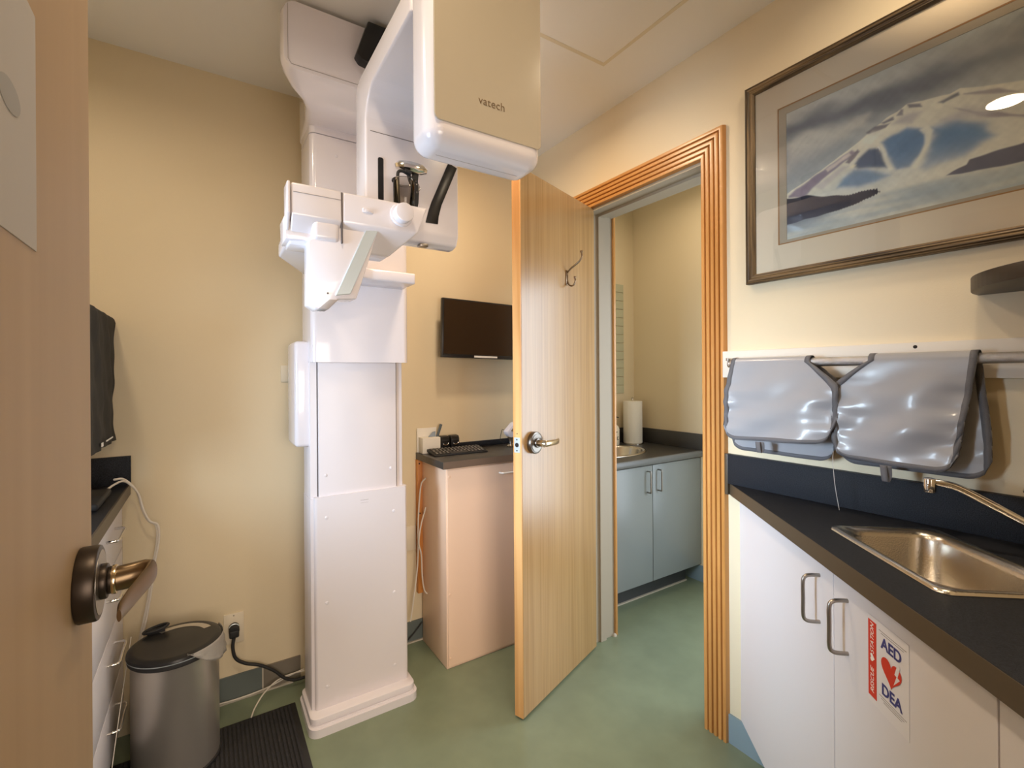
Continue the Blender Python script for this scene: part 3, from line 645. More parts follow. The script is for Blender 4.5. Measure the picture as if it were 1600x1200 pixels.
cable('white_cable', [(.868, 2.10, .80), (.852, 2.12, .76), (.842, 2.13, .60), (.838, 2.13, .40), (.815, 2.13, .22), (.80, 2.13, .13)], .0035, 'white cable hanging straight down beside the cream cabinet')
cable('white_cable', [(.872, 2.11, .66), (.848, 2.11, .58), (.836, 2.11, .50), (.848, 2.11, .44), (.852, 2.11, .34), (.862, 2.11, .27), (.880, 2.11, .245)], .0035, 'white cable looping outward beside the cream cabinet')
cable('black_cable', [(.872, 2.165, .090), (.83, 2.165, .05), (.79, 2.165, .02), (.75, 2.15, .01)], .003, 'thin black cable crossing the skirting beside the cream cabinet', m_blackm)
cable('white_cable', [(-.33, 1.90, .912), (-.285, 2.00, .914), (-.262, 2.07, .925), (-.238, 2.11, .925), (-.205, 2.12, .88), (-.190, 2.12, .82), (-.172, 2.12, .775), (-.148, 2.12, .755), (-.146, 2.12, .70), (-.158, 2.12, .62), (-.168, 2.12, .53), (-.185, 2.12, .42), (-.21, 2.11, .30)], .0035, 'white cable draped over the dark counter end and down the wall')
cable('white_cable', [(-.262, 2.07, .942), (-.240, 2.11, .932), (-.208, 2.125, .885), (-.193, 2.125, .82), (-.176, 2.125, .775), (-.154, 2.125, .752), (-.152, 2.125, .69), (-.166, 2.125, .60), (-.178, 2.125, .50), (-.195, 2.125, .40), (-.215, 2.12, .30)], .0035, 'second white cable running down the wall beside the dark counter end')
cable('thin_string', [(-.215, 2.02, .42), (-.222, 1.85, .30), (-.23, 1.72, .17)], .001, 'thin white string hanging slantwise across the drawers')

# ------------------------------------------------------------------ left counter
t = thing('drawer_cabinet', 'white drawer cabinet under the dark counter at the left', 'cabinet', (-.55, 1.5, 0))
b = NB(); box(b, XL+.002, -.268, .96, 2.14, .10, .862); obj('body', b, m_cab, t)
b = NB(); box(b, XL+.002, -.32, .96, 2.14, 0, .10); obj('toe_kick', b, m_blackm, t)
b = NB(); box(b, -.268, -.255, 2.142, 2.185, .10, .862); obj('filler_strip', b, m_jamb, t)
zs = [.862, .690, .500, .300, .105]
for i in range(4):
    b = NB(); box(b, -.268, -.250, 1.55, 2.138, zs[i+1]+.002, zs[i]-.002, r=.001); d_ = obj('drawer', b, m_cab, t)
    zc = zs[i]-.065 if i else .80
    b = NB(); tube(b, smooth_path([(-.250, 1.82, zc), (-.232, 1.822, zc), (-.222, 1.832, zc), (-.222, 1.90, zc), (-.222, 1.96, zc), (-.232, 1.972, zc), (-.250, 1.974, zc)], 4), .0042, 10); obj('handle', b, m_chrome, d_)
    b = NB(); box(b, -.268, -.250, .962, 1.545, zs[i+1]+.002, zs[i]-.002, r=.001); obj('drawer', b, m_cab, t)
t = thing('left_countertop', 'dark laminate countertop with backsplash, over the white drawers at the left', 'worktop', (-.5, 1.5, .862))
b = NB(); box(b, XL+.002, -.235, .95, YB-.002, .865, .903, r=.001); obj('top', b, m_lam, t)
b = NB(); box(b, -.236, -.231, .95, YB-.002, .865, .903); obj('front_edge', b, m_lame, t)
b = NB(); box(b, XL+.002, -.229, YB-.018, YB-.002, .903, 1.004, r=.001); obj('backsplash', b, m_lam, t)
# covered monitor
t = thing('covered_monitor', 'monitor under a creased black cloth cover on the counter at the left', 'monitor', (-.33, 1.93, .903))
b = NB(); n1, n2 = 34, 30
loops = []
for i in range(n1+1):
    z = 1.065+.425*i/n1; L = []
    cs = [(-.272, 1.70), (-.272, 2.165), (-.35, 2.165), (-.35, 1.70)]
    ring = []
    for (p, q) in zip(cs, cs[1:]+cs[:1]):
        nseg = 24 if abs(p[1]-q[1]) > .1 else 5
        for k in range(nseg):
            tt = k/nseg; x = p[0]+(q[0]-p[0])*tt; y = p[1]+(q[1]-p[1])*tt
            zz = z+(.03 if False else 0)
            amp = .0035*math.sin(y*38+1.5*math.sin(z*9))+.0025*math.sin(y*70+z*25)+.0015*math.sin(z*60+y*15)
            if i == n1: amp *= .3
            dx = amp if x > -.28 else (-amp if x < -.34 else 0)
            dy = .0025*math.sin(z*75+2) if y > 2.15 else 0
            ring.append((x+dx, y+dy, z-(.0 if i else .012*(1-(y-1.70)/.465)*0)))
    loops.append(ring)
c = [(p[0]*.9-.031, p[1]*.98+.0386, p[2]+.006) for p in loops[-1]]
loft(b, loops+[c], cap_end=True, cap_start=True); cv = obj('cloth_cover', b, m_cloth, t)
b = NB(); box(b, -.2650, -.2630, 1.94, 2.06, 1.085, 1.089); box(b, -.2650, -.2630, 1.86, 1.885, 1.078, 1.090); obj('white_lettering_strip', b, m_inkw, cv)
b = NB(); prism(b, [(1.84, .920), (1.96, .920), (1.93, 1.09), (1.86, 1.09)], -.33, -.31, 'x', r=.003); obj('stand_neck', b, m_bronze, t)
b = NB(); box(b, -.42, -.262, 1.78, 2.02, .903, .925, r=.008, seg=3); obj('stand_base', b, m_blackm, t)

# ------------------------------------------------------------------ trash can and floor mat
bx, by = -.088, 1.93
t = thing('trash_can', 'round stainless steel step bin with black lid in the back left corner', 'bin', (bx, by, 0))
b = NB(); lathe(b, (bx, by, 0), [(.121, .02), (.121, .375), (.124, .382)], 64); obj('body', b, m_steel2, t)
b = NB(); lathe(b, (bx, by, 0), [(.125, 0), (.125, .018), (.121, .022)], 48); obj('foot_ring', b, m_blackm, t)
b = NB(); lathe(b, (bx, by, .380), [(.125, 0), (.129, .004), (.129, .016), (.126, .020)], 64); rm = obj('rim', b, m_blackm, t)
b = NB(); lathe(b, (bx, by, .398), [(.130, 0), (.132, .003), (.130, .010), (.120, .016), (.11, .0155), (.06, .0185), (.001, .0195)], 64, cap=False); ld = obj('lid', b, m_black, t)
b = NB(); lathe(b, (bx, by, .398), [(.1305, -.001), (.1315, -.001), (.1323, .002)], 64, cap=False); obj('lid_rim_line', b, m_silver, ld)
b = NB()
A = []
for k in range(13):
    a = math.radians(20+8.5*k); ra, rb = .082, .104
    A.append(((bx+ra*math.cos(a), by+ra*math.sin(a)), (bx+rb*math.cos(a), by+rb*math.sin(a))))
b2 = bmesh.new()
for (p, q), (r2, s2) in zip(A, A[1:]): b2.faces.new([b2.verts.new((*p, .4158)), b2.verts.new((*q, .4152)), b2.verts.new((*s2, .4152)), b2.verts.new((*r2, .4158))])
merge(b, b2); obj('lid_inlay', b, m_steel2, ld)
b = NB(); ring = [(bx-.060+.034*math.cos(a), by+.085+.018*math.sin(a), .430+.006*math.cos(a)) for a in [2*PI*k/24 for k in range(24)]]; tube(b, ring, .0045, 10, closed=True); box(b, bx-.085, bx-.035, by+.082, by+.110, .410, .428, r=.004); obj('lid_ring_handle', b, m_blackm, ld)
b = NB(); rings = []
for i in range(9):
    z = .412-.075*i/8; L = []
    for k in range(15):
        a = math.radians(-75+100*k/14); e = 1-(abs(k-7)/7)**2; rr_ = .1335+.009*(i/8)*e+.004*math.sin(k*2.1+i*.9)*(i/8)
        L.append((bx+rr_*math.cos(a), by+rr_*math.sin(a), .412-(.412-z)*(.15+.85*e)-(.02*math.sin(a)*(i/8))))
    rings.append(L)
loft(b, rings, closed=False); lin = tag(obj('bin_liner', b, m_bag), 'translucent white bin liner hanging out under the black bin lid', 'bin liner')
lin.modifiers.new('s', 'SOLIDIFY').thickness = .001
t = thing('floor_mat', 'dark ribbed floor mat in front of the steel bin', 'floor mat', (-.0, 1.65, 0))
b = NB(); x0, x1, y0, y1 = -.30, .287, 1.25, 2.03
box(b, x0, x1, y0, y1, 0, .006, r=.002); obj('backing', b, m_blackm, t)
b = NB()
nrib = 42
for i in range(nrib): xx = x0+.015+(x1-x0-.03)*i/nrib; box(b, xx, xx+.008, y0+.012, y1-.012, .005, .010)
obj('ribs', b, m_carpet, t)

# ------------------------------------------------------------------ right side: corner cabinet
A0 = Vector((1.231, .622, 0)); uD = Vector((-.6424, -.7664, 0)); nD = Vector((-.7664, .6424, 0))   # along the counter front, outwards
def DP(s, t_, z): return A0+uD*s-nD*t_+Vector((0, 0, z))      # t_ inwards
TDc = frame_mat(A0-nD*.025, uD, nD, (0, 0, 1))                # local: x along face, y out of face, z up
sink = []
ss0, ss1, st0, st1 = .014, .376, .080, .322
hole = [DP(p[0], p[1], 0) for p in rrect(ss0+.018, ss1-.018, st0+.018, st1-.018, .05, 6)]
front_l = A0-uD*.458; front_r = A0+uD*.672
outer = [(XR-.002, .978), (front_l.x, front_l.y), (front_r.x, front_r.y), (front_r.x, YF+.002), (XR-.002, YF+.002)]
t = thing('corner_countertop', 'black speckled corner countertop with backsplash, holding the steel sink', 'worktop', (1.3, .3, .865))
b = NB(); holed_plate(b, outer[1:]+[outer[0]], [[(p.x, p.y) for p in hole]], .868, .906); obj('top', b, m_lam, t, 0)
b = NB(); box(b, -.459, .672, .0245, .0265, .867, .9055, T=TDc); obj('front_edge', b, m_lame, t)
b = NB(); box(b, XR-.021, XR-.001, YF+.003, .967, .906, 1.008, r=.001); bsl = obj('backsplash', b, m_lam, t)
b = NB(); box(b, XR-.0215, XR-.001, .967, .978, .868, 1.0085, r=.0005); obj('end_cap', b, m_lame, bsl)
t = thing('corner_cabinet', 'white corner cabinet under the black countertop, with two dark bar handles', 'cabinet', (1.3, .3, 0))
sa, sb = -.435, .66
c1 = A0-nD*.043+uD*sa; c2 = A0-nD*.043+uD*sb
b = NB(); prism(b, [(c1.x, c1.y), (c2.x, c2.y), (c2.x, YF+.003), (XR-.002, YF+.003), (XR-.002, c1.y)], .10, .867) if False else None
b = NB(); box(b, -.405, .66, -.016, -.004, .10, .866, T=TDc); obj('carcass_front', b, m_cab, t)
b = NB(); box(b, -.32, .64, -.075, -.060, 0, .10, T=TDc); obj('toe_kick', b, m_blackm, t)
seams = [-.432, .150, .554, .672]
for i, (a, c_) in enumerate(zip(seams, seams[1:])):
    b = NB(); box(b, a+.0015, c_-.0015, -.004, .012 if False else .0, .102, .864, r=.0008, seg=1, T=TDc); dd = obj('cabinet_door', b, m_cab, t)
    if i < 2:
        s_ = .092 if i == 0 else .204; z0, z1 = (.710, .818) if i == 0 else (.702, .812)
        b = NB(); p = [(s_, 0, z0), (s_, .018, z0), (s_, .030, z0+.003), (s_, .036, z0+.014), (s_, .036, (z0+z1)/2), (s_, .036, z1-.014), (s_, .030, z1-.003), (s_, .018, z1), (s_, 0, z1)]
        tube(b, smooth_path(p, 4), .0042, 12, T=TDc); obj('handle', b, m_nick, dd)
# AED sticker
sx0, sx1, sz0, sz1 = .273, .385, .656, .822
t = thing('aed_sticker', 'white AED and DEA sticker with red heart on the cabinet door under the sink', 'sticker', DP(.33, .025, .655))
b = NB(); box(b, sx0, sx1, .0002, .0008, sz0, sz1, T=TDc); obj('sheet', b, m_stick, t)
b = NB(); box(b, .2745, .2985, .0008, .0013, .668, .813, T=TDc); rb = obj('red_band', b, m_red, t)
def TT(s, z, rot=0):
    M0 = frame_mat(TDc @ Vector((s, .0013, z)), uD, Vector((0, 0, 1)), nD)
    return M0 @ Matrix.Rotation(rot, 4, 'Z')
# the face is seen from outside: +s runs to the right, z up
text_mesh('band_lettering', 'RESCUE', .0138, m_inkw, rb, TT(.2868, .7005, PI/2), extrude=.0003, shear=.25)
text_mesh('band_lettering', 'STATION', .0138, m_inkw, rb, TT(.2868, .7800, PI/2), extrude=.0003, shear=.25)
def heart(cx, cz, s): 
    out = []
    for k in range(40):
        a = 2*PI*k/40; x = 16*math.sin(a)**3; y = 13*math.cos(a)-5*math.cos(2*a)-2*math.cos(3*a)-math.cos(4*a); out.append((cx+x*s/16, cz+y*s/16))
    return out
def flat(bm, poly, T, h0=.0008, h1=.0013, mi=0):
    b2 = bmesh.new(); A = [b2.verts.new((p[0], h1, p[1])) for p in poly]; bmesh.ops.triangle_fill(b2, edges=[b2.edges.new((A[k], A[(k+1) % len(A)])) for k in range(len(A))], use_beauty=True); merge(bm, b2, mi, T)
Mr = TDc @ Matrix.Translation((.2868, 0, .7435)) @ Matrix.Rotation(-PI/2, 4, 'Y')
b = NB(); flat(b, heart(0, 0, .0075), Mr, h1=.0016); obj('band_heart', b, m_inkw, rb, 0)
text_mesh('aed_lettering', 'AED', .0285, m_blue, t, TT(.3400, .7865), extrude=.0003, bold=.0006)
text_mesh('dea_lettering', 'DEA', .0285, m_blue, t, TT(.3405, .7020), extrude=.0003, bold=.0006)
b = NB(); flat(b, heart(.340, .745, .0275), TDc, h1=.0014); hh = obj('red_heart', b, m_red, t, 0)
b = NB(); flat(b, [(.3575, .773), (.349, .7495), (.3545, .7485), (.3465, .7285), (.363, .7470), (.3570, .7485), (.3640, .769)], TDc, h1=.00145); obj('lightning_bolt', b, m_stick, hh, 0)
for nm, zz in (('small_print', (.807, .803)), ('small_print', (.6865, .6825, .6785))):
    b = NB()
    for i, z in enumerate(zz): box(b, .306+.006*i, .379-.006*i, .0008, .0011, z-.0002, z+.0006, T=TDc)
    obj(nm, b, m_grey, t)
# sink
t = thing('corner_sink', 'stainless steel single bowl sink set into the black corner countertop', 'sink', DP(.2, .2, .78))
def SL(m_, r, z): return [tuple(DP(p[0], p[1], z)) for p in rrect(ss0+m_, ss1-m_, st0+m_, st1-m_, r, 7)]
b = NB(); loft(b, [SL(0, .022, .907), SL(.002, .022, .912), SL(.010, .026, .9135), SL(.014, .03, .911), SL(.022, .045, .908), SL(.026, .05, .895), SL(.034, .05, .80), SL(.048, .05, .785), SL(.08, .03, .781)], cap_end=True); obj('bowl', b, m_steel, t, 60)
b = NB(); dc = DP(.2, .2, .782); lathe(b, dc, [(.040, 0), (.038, .003), (.030, .001), (.001, .0)], 28, cap=False); obj('drain', b, m_chrome, t)
# faucet
t = thing('sink_faucet', 'chrome faucet with long low spout reaching over the corner sink', 'faucet', (1.40, .20, .906))
b = NB(); lathe(b, (1.405, .165, .906), [(.026, 0), (.026, .006), (.020, .012), (.018, .05), (.015, .075), (.004, .08)], 28); fb = obj('body', b, m_chrome, t)
b = NB()
sp = smooth_path([(1.405, .175, .945), (1.399, .235, .975), (1.385, .290, 1.008), (1.375, .335, 1.033), (1.368, .360, 1.040), (1.362, .385, 1.042)], 6)
tube(b, sp, [.0085-.0015*i/len(sp) for i in range(len(sp))], 14); obj('spout', b, m_chrome, fb)
b = NB(); cyl(b, (1.361, .383, 1.049), (1.361, .383, 1.018), .0115, 24, bev=.002); cyl(b, (1.361, .383, 1.034), (1.361, .383, 1.032), .0122, 24); obj('aerator', b, m_chrome, fb)
b = NB(); tube(b, [(1.43, .150, .975), (1.44, .20, 1.01), (1.445, .235, 1.035)], [.006, .006, .008], 12); lathe(b, (1.446, .240, 1.022), [(.001, 0), (.010, .003), (.0145, .014), (.010, .026), (.001, .029)], 20, cap=False); obj('handle', b, m_chrome, fb)

# ------------------------------------------------------------------ rail board, rail, aprons
b = NB(); box(b, XR-.019, XR, -.10, .985, 1.272, 1.362, r=.001); cyl(b, (XR-.0195, .452, 1.351), (XR-.018, .452, 1.351), .0045, 14, mi=1)
tag(obj('mounting_board', b, [mat('board_paint', (.74, .69, .62), .5), m_hole]), 'long white painted board on the right wall that carries the chrome rail', 'wall board')
t = thing('towel_rail', 'knurled chrome rail on the white board, carrying the grey aprons', 'rail', (1.46, .45, 1.30))
b = NB(); tube(b, [(1.462, .93, 1.3175), (1.462, -.08, 1.3175)], .0125, 20); obj('bar', b, m_rail, t)
for y in (.93, -.06):
    b = NB(); cyl(b, (XR-.019, y, 1.3175), (XR-.024, y, 1.3175), .022, 24, bev=.002, mi=1); tube(b, smooth_path([(XR-.022, y, 1.3175), (1.475, y, 1.3175), (1.462, y-.01, 1.3175)], 4), .010, 14)
    box(b, 1.45, XR-.02, y-.004, y+.004, 1.3275, 1.337, r=.001)
    obj('end_bracket', b, [m_steel, m_bronze], t)

def apron(name, label, yl, yr, front_bot, back_bot, xoff, r, edge_l, edge_r, seed, backshift=0., curve=(0, 0)):
    """cloth folded over the rail. yl/yr: edges (yl larger Y = left in view); edge functions map z -> offset"""
    rnd = random.Random(seed)
    t = thing(name, label, 'apron', (1.46, (yl+yr)/2, min(front_bot, back_bot)), group=None)
    rows = []
    top = 1.3175
    nb = 26
    R = .0125+r
    for i in range(nb+1): rows.append(('f', i/nb))
    for k in range(1, 9): rows.append(('o', k/9))
    for i in range(nb+1): rows.append(('b', i/nb))
    bw = .0135
    nu = 36
    P = []; meta = []
    ph = [rnd.uniform(0, 6) for _ in range(8)]
    for kind, q in rows:
        L = []
        for j in range(nu+1):
            if kind == 'f':
                # zfrac: bottom to rail
                zb = front_bot; z = zb+(top-zb)*q; side = 'f'
            elif kind == 'o': z = top; side = 'o'
            else: zb = back_bot; z = top+(zb-top)*q; side = 'b'
            el = yl+edge_l(z, side); er = yr+edge_r(z, side); wd = el-er
            f0 = min(bw/wd, .2)
            if j == 0: u = 0
            elif j == nu: u = 1
            else: u = f0+(1-2*f0)*(j-1)/(nu-2)
            y = el-wd*u
            # rounded lower corners and sagging hem
            if side != 'o':
                h = (front_bot if side == 'f' else back_bot)
                rc = .045; d = min(u, 1-u)*wd; lift = rc-math.sqrt(max(rc*rc-(rc-min(d, rc))**2, 0)); hem = h+lift+(curve[0] if side == 'f' else curve[1])*(u-.5)
                z = hem+(top-hem)*(q if side == 'f' else 1-q)
            hang = (top-z)
            if side == 'f': x = 1.462-R-.02*min(1, hang*6)*(.5+.5*hang/.25)-xoff*min(1, hang*12); 
            elif side == 'b': x = 1.462+R+.0015*min(1, hang*8)-.004
            else:
                a = PI*q; x = 1.462-R*math.cos(a); z = top+R*math.sin(a)
            if side != 'o':
                e = min(1, hang*9)
                wv = .006*math.sin(y*22+ph[0])*e+.004*math.sin(y*40+z*16+ph[1])*e
                ed = math.exp(-min(u, 1-u)*wd/.045); wv += .0035*math.sin(z*155+ph[2]+4*u)*ed*e + .0035*math.sin(z*60+y*25+ph[4])*e
                if side == 'b': wv = abs(wv)*-.4
                x += wv
            L.append(Vector((x, y, z)))
        P.append(L)
    b = NB(); grid = [[b.verts.new(v) for v in L] for L in P]; nr = len(P)
    for i in range(nr-1):
        for j in range(nu):
            b.faces.new((grid[i][j], grid[i+1][j], grid[i+1][j+1], grid[i][j+1]))
    sh = obj('vinyl_sheet', b, m_apron, t, 80); s = sh.modifiers.new('s', 'SOLIDIFY'); s.thickness = .004; s.offset = 0
    # binding: band of cells all round
    b = NB(); 
    def cells():
        for i in range(nr-1):
            for j in range(nu):
                if j in (0, nu-1): yield i, j
    g2 = {}
    def V(i, j):
        if (i, j) not in g2: g2[(i, j)] = b.verts.new(P[i][j])
        return g2[(i, j)]
    for i, j in cells(): b.faces.new((V(i, j), V(i+1, j), V(i+1, j+1), V(i, j+1)))
    hem_rows = [(0, 1), (nr-1, nr-2)]
    for a, c_ in hem_rows:
        for j in range(1, nu-1):
            va, vb = P[a][j], P[a][j+1]; wa = (P[c_][j]-va).normalized()*.012; wb = (P[c_][j+1]-vb).normalized()*.012
            b.faces.new((b.verts.new(va), b.verts.new(vb), b.verts.new(vb+wb), b.verts.new(va+wa)))
    bmesh.ops.remove_doubles(b, verts=b.verts, dist=.0004)
    bd = obj('edge_binding', b, m_bind, t, 80); s = bd.modifiers.new('s', 'SOLIDIFY'); s.thickness = .0062; s.offset = 0
    return t, P
zero = lambda z, s: 0
def lobe_r(z, s):   # left apron right edge: V neck near rail then bulging right
    d = 1.3175-z
    if s == 'o': return 0
    return -(.078*min(1, d/.085)**.9) + (.0 if d < .2 else (d-.2)*.3)
def lobe_l2(z, s):  # right apron left edge: V neck leaning left
    d = 1.3175-z
    if s == 'o': return 0
    return .080*min(1, d/.075)**.9
def lobe_l(z, s): 
    d = 1.3175-z; return (0 if s == 'o' else (.012*min(1, d/.1) if s == 'f' else .02*min(1, d/.12)))
def lobe_r2(z, s):
    d = 1.3175-z
    return 0 if s == 'o' else (.030*min(1, d/.27) if s == 'f' else -.016*min(1, d/.2))
ta, PA = apron('lead_apron', 'grey vinyl lead apron at the chrome rail end nearest the door casing', .912, .672, 1.082, 1.035, .012, .004, lobe_l, lobe_r, 3, curve=(.020, .0))
tb, PB = apron('lead_apron', 'wider grey vinyl lead apron on the chrome rail above the faucet', .530, .322, 1.056, 1.040, .0, .004, lobe_l2, lobe_r2, 8, curve=(-.005, .0))
def tab(parent, x, y, z, ln=.035):
    b = NB(); pts = [(x, y, z), (x-.004, y-.004, z-ln*.6), (x-.002, y-.006, z-ln), (x+.004, y-.010, z-ln*.7), (x+.004, y-.010, z)]
    b2 = bmesh.new(); prev = None
    for p in smooth_path(pts, 4):
        a = b2.verts.new((p.x, p.y-.007, p.z)); c_ = b2.verts.new((p.x, p.y+.007, p.z))
        if prev: b2.faces.new((prev[0], prev[1], c_, a))
        prev = (a, c_)
    merge(b, b2); o = obj('hanging_loop', b, m_bind, parent, 80); o.modifiers.new('s', 'SOLIDIFY').thickness = .0015
tab(ta, 1.402, .80, 1.078, .03); tab(tb, 1.412, .488, 1.056, .04)
cable('loose_thread', [(1.424, .604, 1.075), (1.426, .606, 1.05), (1.426, .603, 1.0), (1.43, .600, .96), (1.44, .597, .915)], .0008, 'pale loose thread hanging from the lead aprons down to the countertop', m_thread, 'thread')

# ------------------------------------------------------------------ picture
t = thing('framed_picture', 'large framed watercolour of snowy mountains over water on the right wall', 'picture', (XR, .40, 1.58))
PY0, PY1, PZ0, PZ1 = -.09, .897, 1.580, 2.226
fwid = .030
def frame_piece(kind):
    """profiled moulding; mitred"""
    prof = [(0, 0), (0, .018), (.003, .022), (.006, .019), (.009, .022), (.013, .0215), (.016, .018), (.019, .020), (.022, .018), (.025, .019), (.028, .015), (fwid, .012), (fwid, 0)]
    b = NB(); A = []; B = []
    for (s, d) in prof:
        x = XR-.003-d
        if kind == 'b': p, q = (x, PY1-s, PZ0+s), (x, PY0+s, PZ0+s)
        if kind == 't': p, q = (x, PY1-s, PZ1-s), (x, PY0+s, PZ1-s)
        if kind == 'l': p, q = (x, PY1-s, PZ0+s), (x, PY1-s, PZ1-s)
        if kind == 'r': p, q = (x, PY0+s, PZ0+s), (x, PY0+s, PZ1-s)
        A.append(b.verts.new(p)); B.append(b.verts.new(q))
    for k in range(len(prof)-1): b.faces.new((A[k], A[k+1], B[k+1], B[k]))
    b.faces.new(A); b.faces.new(B); return b
for k in 'bt': obj('frame_rail', frame_piece(k), m_frame, t, 25)
for k in 'lr': obj('frame_rail', frame_piece(k), m_framev, t, 25)
def ringplate(y0, y1, z0, z1, iy0, iy1, iz0, iz1, xa, xb):
    b = NB(); box(b, xa, xb, y0, y1, z0, iz0); box(b, xa, xb, y0, y1, iz1, z1); box(b, xa, xb, y0, iy0, iz0, iz1); box(b, xa, xb, iy1, y1, iz0, iz1); return b
oy0, oy1, oz0, oz1 = .018, .7965, 1.689, 2.118      # mount opening
ay0, ay1, az0, az1 = .046, .7705, 1.701, 2.093      # picture
obj('outer_mount', ringplate(PY0+.02, PY1-.02, PZ0+.02, PZ1-.02, oy0, oy1, oz0, oz1, XR-.010, XR-.007), m_mat1, t)
obj('mount_bevel', ringplate(oy0, oy1, oz0, oz1, oy0+.0035, oy1-.0035, oz0+.0035, oz1-.0035, XR-.0095, XR-.007), m_line, t)
obj('inner_mount', ringplate(oy0+.0035, oy1-.0035, oz0+.0035, oz1-.0035, ay0, ay1, az0, az1, XR-.0085, XR-.0065), m_mat2, t)
# the painting, coloured per vertex
NU, NV = 560, 310
YY, ZZ = np.meshgrid(np.linspace(ay1, ay0, NU), np.linspace(az0, az1, NV))
def S(c): c = np.array(c, float)/255; return np.where(c <= .04045, c/12.92, ((c+.055)/1.055)**2.4)
def sd(poly):
    # signed distance, negative inside
    P = np.array(poly); d = np.full(YY.shape, 1e9); inside = np.zeros(YY.shape, bool)
    for (a, c_) in zip(P, np.roll(P, -1, 0)):
        e = c_-a; wx, wy = YY-a[0], ZZ-a[1]; tt = np.clip((wx*e[0]+wy*e[1])/(e@e+1e-12), 0, 1)
        d = np.minimum(d, np.hypot(wx-e[0]*tt, wy-e[1]*tt))
        cond = ((a[1] > ZZ) != (c_[1] > ZZ)); xi = (c_[0]-a[0])*(ZZ-a[1])/((c_[1]-a[1]) if c_[1] != a[1] else 1e-9)+a[0]
        inside ^= cond & (YY < xi)
    return np.where(inside, -d, d)
rs = np.random.RandomState(5)
def noise(fy, fz, k=1):
    out = 0; 
    for i in range(7):
        a, b_, ph = rs.uniform(.5, 1.6)*fy, rs.uniform(.5, 1.6)*fz, rs.uniform(0, 6.28); out = out+np.sin(YY*a+ZZ*b_*(1 if i % 2 else -1)+ph)
    return out/4*k
img = np.zeros(YY.shape+(3,))
u_ = (ay1-YY)/(ay1-ay0); v_ = (ZZ-az0)/(az1-az0)
sky = S((186, 188, 180))*np.ones(YY.shape+(1,)); img[:] = sky
def over(mask, col, a=1):
    m_ = np.clip(mask*a, 0, 1)[..., None]; img[:] = img*(1-m_)+S(col)*m_
n1_, n2_, n3_ = noise(30, 60), noise(70, 130), noise(14, 22)
band = np.exp(-((v_-.86+.10*u_+.03*n1_)/.11)**2)*np.clip(1.25-u_*.9, .2, 1); over(band, (104, 108, 118), .9)
band = np.exp(-((v_-.66-.33*u_+.03*n2_)/.06)**2); over(band, (120, 124, 130), .8)
band = np.exp(-((v_-.98+.12*u_+.04*n1_)/.07)**2); over(band, (206, 204, 192), .6*1)
over(np.clip((u_-.35)*2, 0, 1)*np.clip((v_-.75)*3+.3*n3_, 0, 1), (128, 140, 140), .6)
def soft(poly, w, col, a=1, nz=0): over(1/(1+np.exp(np.clip((sd(poly)+nz)/w, -40, 40))), col, a)
soft([(.766, 1.997), (.747, 2.008), (.704, 2.015), (.636, 1.997), (.553, 1.992), (.563, 1.965), (.62, 1.948), (.693, 1.922), (.767, 1.924)], .006, (208, 203, 188), .9, .004*n2_)
soft([(.78, 1.95), (.69, 1.95), (.58, 1.94), (.60, 1.92), (.70, 1.88), (.78, 1.85)], .012, (138, 146, 150), .7)
sil = [(.79, 1.835), (.767, 1.845), (.70, 1.870), (.578, 1.925), (.545, 1.945), (.514, 1.962), (.490, 1.968), (.469, 1.979), (.44, 1.972), (.406, 1.967), (.385, 1.962), (.367, 1.968), (.33, 1.952), (.258, 1.930), (.20, 1.915), (.15, 1.93), (.04, 1.88), (.0, 1.70), (.79, 1.70)]
soft(sil, .0005, (232, 226, 204), 1, .0008*n2_)
soft([(.33, 1.945), (.20, 1.905), (.05, 1.87), (.05, 1.76), (.30, 1.80), (.40, 1.86), (.42, 1.90)], .02, (208, 206, 192), .6)
soft([(.766, 1.836), (.70, 1.866), (.594, 1.909), (.584, 1.899), (.665, 1.856), (.724, 1.817), (.766, 1.829)], .0012, (140, 124, 142), .9, .002*n2_)
soft([(.70, 1.80), (.60, 1.855), (.50, 1.85), (.44, 1.80), (.50, 1.77), (.65, 1.78)], .016, (206, 211, 206), .7)
soft([(.589, 1.864), (.578, 1.880), (.553, 1.896), (.529, 1.891), (.520, 1.870), (.513, 1.831), (.545, 1.842), (.579, 1.852)], .0018, (78, 98, 126), .95)
soft([(.524, 1.902), (.50, 1.912), (.469, 1.917), (.445, 1.905), (.433, 1.895), (.427, 1.872), (.439, 1.845), (.465, 1.815), (.492, 1.818), (.51, 1.857)], .0022, (98, 134, 168), .95, .002*n2_)
soft([(.42, 1.896), (.37, 1.892), (.323, 1.860), (.310, 1.83), (.330, 1.822), (.36, 1.800), (.407, 1.799), (.432, 1.795), (.441, 1.805), (.427, 1.84), (.416, 1.873)], .004, (98, 136, 170), .95, .003*n2_)
soft([(.629, 1.818), (.615, 1.838), (.589, 1.852), (.558, 1.843), (.506, 1.808), (.539, 1.802), (.579, 1.802)], .003, (112, 144, 172), .9)
soft([(.50, 1.80), (.44, 1.81), (.36, 1.80), (.30, 1.79), (.36, 1.77), (.48, 1.775)], .014, (232, 228, 210), .8)
